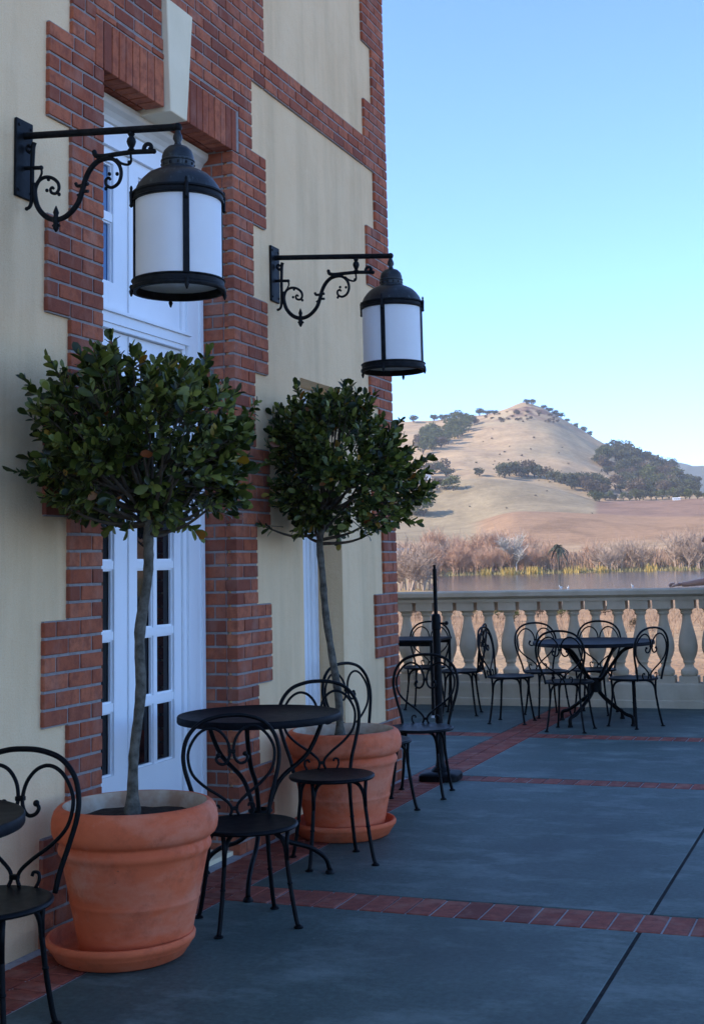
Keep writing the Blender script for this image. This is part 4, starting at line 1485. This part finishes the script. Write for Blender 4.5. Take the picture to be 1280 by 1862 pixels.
for j, d in enumerate(ds):
    for i, az in enumerate(azs):
        z = H(az, d)
        X, Y = CAM.x+d*math.sin(az), d*math.cos(az)
        tv.append((X, Y, z))
        n1 = mnoise.noise(Vector((X*0.006, Y*0.006, 0)))
        n2 = mnoise.fractal(Vector((X*0.02, Y*0.02, 5)), 0.9, 2.0, 4)
        xx = float(np.interp(az, AZ, XS))
        dd = d+40*n1
        if d < 262:
            c_ = mixc(C_VINE, C_DIRT, sm(-0.2, 0.4, n2))
        elif d < 720:
            c_ = C_BANK
            c_ = mixc(c_, (0.33, 0.25, 0.10), sm(0, 0.5, n2))
            if xx < 800:
                c_ = mixc(c_, C_DIRT, 0.6)
        else:
            c_ = mixc(C_BANK, C_DIRT, sm(720, 780, dd))
            c_ = mixc(c_, C_VINE, sm(880, 930, dd)*sm(850, 890, xx+0.10*(dd-1000)))
            # vineyard turns to the pale mound or to the ploughed field on the right
            right = sm(1082, 1094, xx)
            c_ = mixc(c_, mixc(C_MOUND, C_FIELD, right), sm(1185, 1215, d))
            c_ = mixc(c_, C_MOUND, sm(880, 960, dd)*(1-sm(850, 890, xx)))
            c_ = mixc(c_, C_HILL, sm(1480, 1640, dd))
            c_ = mixc(c_, C_FAR, sm(2650, 3200, d))
            if d > 1500 and d < 2700:
                s_ = sm(0.10, 0.42, n2)*0.35
                c_ = mixc(c_, (0.26, 0.175, 0.11), s_)
                c_ = mixc(c_, (0.31, 0.26, 0.16), sm(0.0, 0.5, n1)*0.5)
                sx_ = math.exp(-((xx-960)/70)**2)*math.exp(-((d-2260)/70)**2)
                c_ = mixc(c_, (0.17, 0.10, 0.075), min(1.0, sx_*sm(-0.05, 0.25, n2)*1.3))
            else:
                c_ = mixc(c_, tuple(v*0.80 for v in c_), sm(0.0, 0.5, n2))
        cols.append((*c_, 1.0))
for j in range(ND-1):
    for i in range(NA-1):
        a = j*NA+i
        tf.append((a, a+1, a+NA+1, a+NA))
tme = bpy.data.meshes.new('terrain')
tme.from_pydata(tv, [], tf)
ca_ = tme.color_attributes.new('ground', 'FLOAT_COLOR', 'POINT')
ca_.data.foreach_set('color', np.array(cols, np.float32).ravel())
tme.polygons.foreach_set('use_smooth', [True]*len(tme.polygons))
t = NT('dry_grass_ground')
at_ = t.n('ShaderNodeAttribute', attribute_name='ground')
g = t.noise(0.16, 6, 0.7)
c_ = t.mix(0.40, at_.outputs['Color'], t.ramp(g, [(0.3, (0.30,)*3), (0.7, (0.70,)*3)]), 'OVERLAY')
c_ = t.mix(0.7, c_, t.ramp(t.noise(0.030, 8, 0.72), [(0.3, (0.34,)*3), (0.7, (0.62,)*3)]), 'OVERLAY')
g2 = t.noise(0.9, 4, 0.7)
c_ = t.mix(0.35, c_, t.ramp(g2, [(0.3, (0.36,)*3), (0.7, (0.64,)*3)]), 'OVERLAY')
wv = t.n('ShaderNodeTexWave')                    # vine rows running over the fields
wv.inputs['Scale'].default_value = 0.022
wv.inputs['Distortion'].default_value = 1.2
wv.inputs['Detail'].default_value = 2
wv.inputs['Detail Scale'].default_value = 0.6
mp = t.n('ShaderNodeMapping')
mp.inputs['Rotation'].default_value = (0, 0, math.radians(52))
t.l(t.n('ShaderNodeNewGeometry').outputs['Position'], mp.inputs['Vector'])
t.l(mp.outputs[0], wv.inputs['Vector'])
c_ = t.mix(0.10, c_, t.ramp(wv.outputs['Fac'], [(0.2, (0.38,)*3), (0.8, (0.62,)*3)]), 'OVERLAY')
t.set(c_, 0.95, 0.08)
t.bump(t.noise(0.35, 5, 0.7), 0.5, 1.5)
tme.materials.append(t.m)
terr = link('terrain', tme)
tag(terr, kind='structure')
gr = MB().quad((-9000, -9000, -7.5), (9000, -9000, -7.5), (9000, 9000, -7.5), (-9000, 9000, -7.5)).build('ground', m_simple('valley_floor', (0.20, 0.15, 0.09), (0.32, 0.23, 0.14), 0.02, 0.95, 0.1))
tag(gr, kind='structure')
# lake
t = NT('lake_water')
t.set((0.060, 0.050, 0.036), 0.10, 0.5)
t.b.inputs['IOR'].default_value = 1.33
t.bump(t.math('ADD', t.noise(0.6, 4, 0.6, stretch=(1, 0.5, 1)), t.math('MULTIPLY', t.noise(2.6, 3, 0.6, stretch=(1, 0.6, 1)), 0.5)), 0.35, 0.06)
lk = MB()
la = [az_of(x) for x in range(700, 1500, 40)]
p0 = [(CAM.x+236*math.sin(a), 236*math.cos(a), LAKE_Z) for a in la]
p1 = [(CAM.x+690*math.sin(a), 690*math.cos(a), LAKE_Z) for a in la]
lk.v = p0+p1
lk.f = [(i, i+1, len(la)+i+1, len(la)+i) for i in range(len(la)-1)]
lake = lk.build('lake', t.m)
tag(lake, kind='structure')

# ------------------------------------------------------------------ trees in the valley
def hit(x, y, dmin=700, dmax=2650):
    az, s = az_of_xy(x, y)
    last = None
    d = dmin
    while d < dmax:
        if H(az, d) >= CAM.z+d*s:
            return az, d
        d += 8
    return az, None
def az_of_xy(x, y):
    d = pix_dir(x, y)
    return math.atan2(d.x, d.y), d.z/math.hypot(d.x, d.y)
def place(az, d):
    return Vector((CAM.x+d*math.sin(az), d*math.cos(az), H(az, d)))

def make_oak(name, mat, seed, n=520, squash=0.8, trunk=True):
    """unit tree: about one unit wide and squash high; crown of leaf clumps over several lobes"""
    rnd = random.Random(seed)
    root = empty(name)
    if trunk:
        tr = MB().tube([(0, 0, -0.06), (0.01, 0, 0.10), (0.0, 0.01, 0.26*squash+0.06)], [0.045, 0.035, 0.028], 6)
        for k in range(4):
            a = k*1.57+rnd.random()
            tr.tube([(0, 0, 0.16), (0.15*math.cos(a), 0.15*math.sin(a), 0.36*squash)], [0.024, 0.012], 5)
        tr.build('trunk', M['twig'], root, 60)
    lobes = []
    for k in range(9):
        a = rnd.uniform(0, 6.28); r = rnd.uniform(0.12, 0.32)
        lobes.append((Vector((r*math.cos(a), r*math.sin(a), squash*rnd.uniform(0.35, 0.78))), rnd.uniform(0.15, 0.25)))
    lobes.append((Vector((0, 0, squash*0.72)), 0.24))
    cr_ = MB()
    for k in range(n):
        c_, r = rnd.choice(lobes)
        d = Vector((rnd.gauss(0, 1), rnd.gauss(0, 1), rnd.gauss(0, 1))).normalized()
        p = c_+Vector((d.x, d.y, d.z*squash))*r*rnd.uniform(0.55, 1.08)
        s = rnd.uniform(0.020, 0.045)
        u = (d+Vector((rnd.gauss(0, 0.5), rnd.gauss(0, 0.5), rnd.gauss(0, 0.5)))).normalized().orthogonal().normalized()
        w = d.cross(u).normalized()
        for q in range(2):
            uu = u*math.cos(q*1.57)+d*math.sin(q*1.57)*0.9
            cr_.quad(p-uu*s-w*s*0.6, p+uu*s*0.3-w*s, p+uu*s+w*s*0.5, p-uu*s*0.4+w*s)
    cr_.build('crown', mat, root)
    return root
def fol(name, a, b, c_):
    return m_leaf(name, 'island', [(0, a), (0.5, b), (1, c_)], 0.15, 0.75, 0.1)
F_OAK = fol('oak_foliage', (0.060, 0.066, 0.034), (0.100, 0.104, 0.054), (0.150, 0.145, 0.080))
F_GRN = fol('green_foliage', (0.085, 0.105, 0.035), (0.130, 0.145, 0.052), (0.185, 0.185, 0.075))
F_DRY = fol('brown_foliage', (0.100, 0.075, 0.048), (0.150, 0.112, 0.070), (0.20, 0.150, 0.095))
protos = {'oak': [make_oak('oak_tree', F_OAK, s) for s in (1, 2, 3)], 'green': [make_oak('green_tree', F_GRN, s, 520, 1.0) for s in (4, 5)], 'dry': [make_oak('brown_tree', F_DRY, s, 480, 0.9) for s in (6, 7)]}
first = {}
def put_tree(kind, base, width, label, group, hscale=1.0):
    p = random.choice(protos[kind])
    if p.name not in first:
        first[p.name] = True
        o = p
    else:
        o = copy_tree(p)
    o.location = base
    o.scale = (width, width, width*hscale)
    o.rotation_euler = (0, 0, random.uniform(0, 6.28))
    tag(o, label, 'tree', group)
    return o
def tree_px(kind, x, y, wpx, label, group, hs=1.0, sink=0.06):
    az, d = hit(x, y)
    if d is None:
        az, d = az_of_xy(x, y)[0], 2395
    b = place(az, d)
    w = wpx*d/FPX*1.42
    b.z -= sink*w
    return put_tree(kind, b, w, label, group, hs)
LS = 'dark oak on the bare skyline of the hill'
for (x, y, w) in ((958, 736, 13), (969, 736, 12), (988, 741, 13), (998, 745, 13), (1008, 750, 14), (1019, 756, 14), (1031, 763, 11), (1046, 771, 11), (1061, 780, 13), (1071, 786, 12), (1104, 806, 10), (752, 769, 17), (789, 766, 15), (803, 765, 15), (816, 764, 16), (829, 762, 18), (845, 761, 12), (872, 757, 17), (886, 756, 14), (899, 755, 12)):
    tree_px('oak', x, y, w, LS, 'oaks along the hill skyline', random.uniform(0.75, 1.0))
rnd = random.Random(5)
LU = 'low brown shrub in the scrub below the hilltop'
for k in range(46):
    x = rnd.gauss(955, 38)
    y = 752+0.0016*(x-955)**2*0.6+rnd.uniform(-3, 16)
    tree_px('dry', x, y, rnd.uniform(4, 8), LU, 'scrub below the hilltop', rnd.uniform(0.5, 0.8))
LV = 'small dark bush dotted on the open grass slope'
for k in range(34):
    x = rnd.uniform(780, 1090)
    y = rnd.uniform(775, 940)
    tree_px('oak' if rnd.random() < 0.5 else 'dry', x, y, rnd.uniform(2.5, 5), LV, 'bushes dotted on the slopes', 0.7)
LG = 'green tree in the light green grove on the left hillside'
for k in range(44):
    t_ = rnd.random()
    x = 752+t_*105+rnd.gauss(0, 5)
    y = 824-t_*42+rnd.uniform(-20, 14)*(1-0.4*t_)
    tree_px('green' if rnd.random() < 0.72 else 'dry', x, y, rnd.uniform(13, 22), LG, 'grove on the left hillside', rnd.uniform(0.9, 1.2))
LD = 'dark tree in the wood covering the right flank of the hill'
for k in range(120):
    t_ = rnd.random()
    x = 1086+t_*180
    top = np.interp(x, [1085, 1100, 1120, 1150, 1174, 1200, 1230, 1265], [832, 822, 820, 830, 834, 846, 866, 892])
    bot = np.interp(x, [1085, 1150, 1200, 1265], [890, 902, 904, 904])
    y = top+(bot-top)*rnd.random()
    tree_px(rnd.choices(('oak', 'dry', 'green'), (0.66, 0.26, 0.08))[0], x, y, rnd.uniform(15, 28), LD, 'wood on the right flank of the hill', rnd.uniform(0.8, 1.1))
LM = 'oak in the tree line behind the pale grassy mound'
for (x, y) in ((917, 870), (926, 866), (938, 865), (948, 868), (960, 868), (972, 869), (983, 870), (996, 874), (1008, 878), (1020, 880), (1031, 884), (1042, 882), (1054, 886), (1066, 892), (1078, 894), (1088, 898), (1098, 902), (1060, 884), (1040, 890), (1075, 902)):
    tree_px('oak' if rnd.random() < 0.75 else 'dry', x, y, rnd.uniform(20, 32), LM, 'tree line behind the mound', rnd.uniform(0.8, 1.0))
LB = 'small round tree in the row at the foot of the wooded slope'
for k in range(20):
    tree_px(rnd.choice(('green', 'oak')), 1078+k*10.6+rnd.gauss(0, 2), 912-k*0.25, rnd.uniform(12, 18), LB, 'row of small trees at the foot of the slope', rnd.uniform(0.8, 1.1))
LL = 'bush or small tree on the left side of the mound'
for (kd, x, y, w) in (('oak', 790, 862, 30), ('dry', 806, 858, 26), ('dry', 776, 868, 30), ('oak', 812, 868, 22), ('green', 824, 893, 26), ('green', 810, 893, 24), ('dry', 794, 893, 26), ('dry', 778, 897, 24), ('dry', 766, 886, 26), ('oak', 872, 866, 20), ('dry', 742, 890, 34), ('dry', 755, 905, 24)):
    tree_px(kd, x, y, w, LL, 'bushes on the left of the mound', rnd.uniform(0.7, 0.9))
tree_px('green', 770, 940, 44, 'broad pale green tree casting a shadow on the grassy mound', None, 0.75)
tree_px('green', 748, 938, 36, 'paler bush touching the broad tree on the grassy mound', None, 0.7)

# bare winter trees on the far bank: trunks and a haze of fine twigs
def make_bare(name, mat, seed, n=420, spread=0.42, clump=1):
    rnd = random.Random(seed)
    root = empty(name)
    mb = MB()
    ends = []
    for c_ in range(clump):
        bx = 0 if clump == 1 else rnd.uniform(-0.22, 0.22)
        by = 0 if clump == 1 else rnd.uniform(-0.22, 0.22)
        b0 = Vector((bx, by, -0.03))
        tp = Vector((bx+rnd.gauss(0, 0.03), by+rnd.gauss(0, 0.03), rnd.uniform(0.25, 0.4)))
        mb.tube([b0, tp], [0.022, 0.014], 5)
        for k in range(7):
            a = rnd.uniform(0, 6.28)
            s = b0.lerp(tp, rnd.uniform(0.4, 1.0))
            e = s+Vector((math.cos(a)*rnd.uniform(0.1, spread*0.8), math.sin(a)*rnd.uniform(0.1, spread*0.8), rnd.uniform(0.18, 0.42)))
            mb.tube([s, s.lerp(e, 0.5)+Vector((0, 0, -0.02)), e], [0.011, 0.008, 0.005], 4, cap=False)
            ends.append((s, e))
    mb.build('trunk', mat, root, 60)
    tw = MB()
    for k in range(n):
        s, e = rnd.choice(ends)
        p = s.lerp(e, rnd.uniform(0.2, 1.05))
        d = Vector((rnd.gauss(0, 0.75), rnd.gauss(0, 0.75), rnd.uniform(0.2, 1.3))).normalized()
        q = p+d*rnd.uniform(0.10, 0.30)
        w = d.orthogonal().normalized()
        w = Matrix.Rotation(rnd.uniform(0, 3.14), 3, d) @ w*rnd.uniform(0.0028, 0.0055)
        tw.quad(p-w, p+w, q+w*0.5, q-w*0.5)
    o = tw.build('twigs', mat, root)
    o['kind'] = 'stuff'
    return root
T_PINK = m_simple('pinkish_twigs', (0.42, 0.245, 0.150), (0.55, 0.34, 0.22), 0.05, 0.9, 0.1)
T_GREY = m_simple('grey_twigs', (0.34, 0.235, 0.165), (0.47, 0.345, 0.25), 0.05, 0.9, 0.1)
T_PALE = m_simple('pale_twigs', (0.42, 0.37, 0.30), (0.55, 0.49, 0.41), 0.05, 0.9, 0.1)
protos['pink'] = [make_bare('bare_tree', T_PINK, s, 700, 0.5, 3) for s in (1, 2)]
protos['grey'] = [make_bare('bare_tree', T_GREY, s, 700, 0.5, 3) for s in (3, 4)]
protos['pale'] = [make_bare('pale_bare_tree', T_PALE, 5, 800, 0.55, 1)]
def bare_px(kind, x, hpx, d, label, group, ws=0.8):
    az = az_of(x)
    b = place(az, d)
    hgt = hpx*d/FPX
    o = put_tree(kind, b, hgt, label, group)
    o.scale = (hgt*ws, hgt*ws, hgt)
    return o
LP = 'leafless pinkish tree in the thicket on the far bank'
for k in range(62):
    x = rnd.uniform(715, 905) if k < 44 else rnd.uniform(895, 1010)
    bare_px('pink' if rnd.random() < 0.7 else 'grey', x, rnd.uniform(48, 82)*(1.0 if k < 44 else 0.85), rnd.uniform(672, 735), LP, 'thicket on the far bank', rnd.uniform(0.6, 0.95))
bare_px('pale', 938, 84, 676, 'pale whitish bare tree standing out on the far bank', None, 0.9)
LQ = 'leafless grey tree in the sparse row on the far bank'
for (x, h_) in ((1000, 62), (990, 55), (1078, 60), (1094, 66), (1108, 58), (1126, 68), (1142, 66), (1158, 70), (1170, 60), (1120, 50)):
    bare_px('grey' if rnd.random() < 0.7 else 'pink', x, h_, rnd.uniform(672, 700), LQ, 'sparse bare trees on the far bank', rnd.uniform(0.6, 0.9))
LR = 'dense leafless tree on the bank at the right edge'
for k in range(16):
    bare_px('grey', rnd.uniform(1222, 1330), rnd.uniform(60, 84), rnd.uniform(668, 705), LR, 'bare trees at the right edge of the bank', rnd.uniform(0.7, 1.0))
LN = 'leafless bush on the near bank beside the building corner'
for (x, h_, d) in ((748, 108, 300), (768, 96, 292), (730, 112, 310), (782, 78, 300), (758, 84, 280), (722, 100, 290)):
    bare_px('grey' if rnd.random() < 0.5 else 'pink', x, h_, d, LN, 'bare bushes on the near bank', 1.0)
# palm
pm_ = empty('palm_tree', place(az_of(1015), 675))
tag(pm_, 'dark palm tree with drooping fronds on the far bank', 'tree')
hp_ = 44*675/FPX
MB().tube([(0, 0, -0.3), (0.1, 0, hp_*0.5), (0, 0, hp_)], [0.7, 0.5, 0.55], 8).build('trunk', M['twig'], pm_, 60)
PALM = m_simple('palm_fronds', (0.030, 0.034, 0.018), (0.065, 0.066, 0.034), 0.4, 0.7, 0.2)
for k in range(34):
    a = k*2.4
    el = rnd.uniform(-0.4, 1.2)
    L_ = rnd.uniform(5.5, 8.0)
    f_ = MB()
    dirh = Vector((math.cos(a), math.sin(a), 0))
    sd = Vector((-math.sin(a), math.cos(a), 0))
    prev = None
    pts_ = []
    for i in range(7):
        t_ = i/6
        pts_.append(Vector((0, 0, hp_))+dirh*(L_*t_*math.cos(el)*(1-0.15*t_))+Vector((0, 0, L_*t_*math.sin(el)-1.9*t_*t_*L_*0.45)))
    for i in range(6):
        w0, w1 = 0.75*math.sin(math.pi*(i/6*0.85+0.15)), 0.75*math.sin(math.pi*((i+1)/6*0.85+0.15))
        for s_ in (-1, 1):
            f_.quad(pts_[i], pts_[i+1], pts_[i+1]+sd*s_*w1-Vector((0, 0, 0.45*w1)), pts_[i]+sd*s_*w0-Vector((0, 0, 0.45*w0)))
    f_.build('frond', PALM, pm_)
# reeds and low scrub on the far bank, and yellow reed clumps: uncountable
def blades(name, mat, n, region, hmin, hmax, wid, label, cat):
    mb = MB()
    for k in range(n):
        x, d = region()
        b = place(az_of(x), d)
        hgt = rnd.uniform(hmin, hmax)
        a = rnd.uniform(0, 3.14)
        w = Vector((math.cos(a), math.sin(a), 0))*wid*rnd.uniform(0.5, 1.2)
        ln = Vector((rnd.gauss(0, 0.2), rnd.gauss(0, 0.2), 1))*hgt
        mb.quad(b-w-Vector((0, 0, 0.2)), b+w-Vector((0, 0, 0.2)), b+ln+w*0.2, b+ln-w*0.2)
    o = mb.build(name, mat)
    tag(o, label, cat, None, 'stuff')
def reg_yellow():
    c0 = rnd.choice((918, 926, 934, 966, 974, 970, 1032, 1054, 882, 1092, 1182))
    return c0+rnd.gauss(0, 5), rnd.uniform(661, 672)
blades('yellow_reeds', m_simple('yellow_reed', (0.40, 0.26, 0.06), (0.52, 0.37, 0.11), 0.2, 0.9, 0.1), 650, reg_yellow, 0.8, 4.0, 0.32, 'yellow reed beds along the far shore', 'reeds')
blades('green_reeds', m_simple('green_reed', (0.22, 0.18, 0.075), (0.30, 0.24, 0.11), 0.2, 0.9, 0.1), 1300, lambda: (rnd.uniform(800, 1300), rnd.uniform(660, 690)), 0.6, 2.0, 0.40, 'low green sedge along the far shore', 'reeds')
blades('brown_scrub', m_simple('brown_scrub', (0.24, 0.15, 0.095), (0.34, 0.22, 0.15), 0.2, 0.9, 0.1), 7000, lambda: (rnd.uniform(700, 1320), rnd.uniform(690, 800)), 1.2, 4.5, 0.35, 'brown dry scrub behind the shore trees', 'scrub')
# vineyard on the plain below the terrace: rows of bare vines with posts
vn = MB()
for r in range(34):
    d0 = 92+r*4.2
    for k in range(40):
        az = rnd.uniform(-0.42, -0.06)
        X, Y = CAM.x+d0*math.tan(az)*1.02, d0
        Y += 0.12*X+rnd.gauss(0, 0.15)
        z = -4.15
        hgt = rnd.uniform(0.8, 1.5)
        for q in range(5):
            a = rnd.uniform(0, 6.28)
            w = Vector((math.cos(a), math.sin(a), 0))*0.018
            b = Vector((X, Y, z))
            e = b+Vector((rnd.gauss(0, 0.4), rnd.gauss(0, 0.2), hgt*rnd.uniform(0.6, 1.1)))
            vn.quad(b-w, b+w, e+w*0.4, e-w*0.4)
o = vn.build('vineyard_rows', m_simple('bare_vines', (0.28, 0.175, 0.105), (0.36, 0.23, 0.145), 0.3, 0.9, 0.1))
tag(o, 'rows of bare reddish vines on the plain below the balustrade', 'vineyard', None, 'stuff')
for (x, y, w, kd) in ((905, 1124, 30, 'green'), (935, 1130, 34, 'green'), (978, 1122, 30, 'dry'), (1020, 1122, 30, 'green'), (760, 1124, 34, 'dry'), (812, 1122, 30, 'dry'), (860, 1122, 26, 'green'), (1160, 1146, 34, 'dry'), (1100, 1118, 26, 'dry')):
    az, s_ = az_of_xy(x, y)
    d = (CAM.z+4.15)/(-s_)
    b = Vector((CAM.x+d*math.sin(az), d*math.cos(az), -4.2))
    put_tree(kd, b, w*d/FPX, 'low bush seen between the balusters on the plain', 'bushes seen through the balustrade', 0.8)

# farmhouse roof behind the thicket, white shed and far white building
def house(name, x, y, wpx, hpx, roofpx, label, wallm, roofm, d=None, rz=0.3):
    if d is None:
        az, d = hit(x, y)
        d = d or 1450
    az = az_of(x)
    b = place(az, d)
    s = d/FPX
    w, h_, r_ = wpx*s, hpx*s, roofpx*s
    root = empty(name, b, rz)
    tag(root, label, 'house')
    MB().box(-w/2, w/2, -w*0.35, w*0.35, -1, h_).build('wall', wallm, root)
    rf = MB()
    e = w*0.06
    rf.v = [(-w/2-e, -w*0.35-e, h_), (w/2+e, -w*0.35-e, h_), (w/2+e, w*0.35+e, h_), (-w/2-e, w*0.35+e, h_), (-w/2-e, 0, h_+r_), (w/2+e, 0, h_+r_)]
    rf.f = [(0, 1, 5, 4), (2, 3, 4, 5), (1, 2, 5), (3, 0, 4), (3, 2, 1, 0)]
    rf.build('roof', roofm, root)
    for k in range(3):
        MB().box(-w*0.3+k*w*0.22, -w*0.3+k*w*0.22+w*0.1, -w*0.35-0.06, -w*0.35+0.02, h_*0.35, h_*0.75).build('window', M['glass'], root)
    return root
RG = m_simple('grey_shingle', (0.20, 0.20, 0.21), (0.28, 0.28, 0.29), 0.8, 0.9)
WH_ = m_simple('white_siding', (0.62, 0.62, 0.60), (0.74, 0.74, 0.72), 1, 0.8)
WB_ = m_simple('brown_siding', (0.20, 0.15, 0.11), (0.28, 0.22, 0.17), 1, 0.8)
house('farmhouse', 722, 1020, 46, 28, 22, 'grey roofed farmhouse peeping from behind the building corner', WB_, RG, 650, 0.5)
house('shed', 778, 873, 20, 8, 3, 'small pale shed among bushes on the left of the mound', WH_, RG, None, 0.3)
house('barn', 1236, 909, 13, 3, 1.5, 'low white building far off at the right, below the wood', WH_, WH_, None, 0.2)
# white water birds near the close shore
for (x, y) in ((1020, 1069), (1033, 1070), (1150, 1067)):
    az, s_ = az_of_xy(x, y)
    d = (CAM.z-LAKE_Z)/(-s_)
    bd = MB().sphere((0, 0, 0.12), (0.42, 0.2, 0.2), 10, 7)
    bd.tube(cr([(0.34, 0, 0.16), (0.46, 0, 0.34), (0.42, 0, 0.52), (0.52, 0, 0.58)], 4), [0.07]*13, 6)
    o = bd.build('water_bird', WH_, None, 180)
    o.location = (CAM.x+d*math.sin(az), d*math.cos(az), LAKE_Z)
    o.rotation_euler = (0, 0, rnd.uniform(0, 6))
    tag(o, 'white water bird floating on the lake just above the handrail', 'bird', 'white birds on the lake')
for p_ in [q for l_ in protos.values() for q in l_]:
    if p_.name not in first:
        for ch in list(p_.children):
            bpy.data.objects.remove(ch)
        bpy.data.objects.remove(p_)

# ------------------------------------------------------------------ haze in the valley air
hz = MB().box(-9300, 9300, -9300, 9300, -8.6, 560).build('haze', None)
tag(hz, 'thin pale haze in the valley air', 'haze', None, 'stuff')
hm_ = bpy.data.materials.new('haze')
hm_.use_nodes = True
hn = hm_.node_tree
hn.nodes.clear()
ho = hn.nodes.new('ShaderNodeOutputMaterial')
hv = hn.nodes.new('ShaderNodeVolumePrincipled')
hv.inputs['Color'].default_value = (0.90, 0.93, 1.0, 1)
hv.inputs['Density'].default_value = 0.00007
hn.links.new(hv.outputs[0], ho.inputs['Volume'])
hz.data.materials.append(hm_)
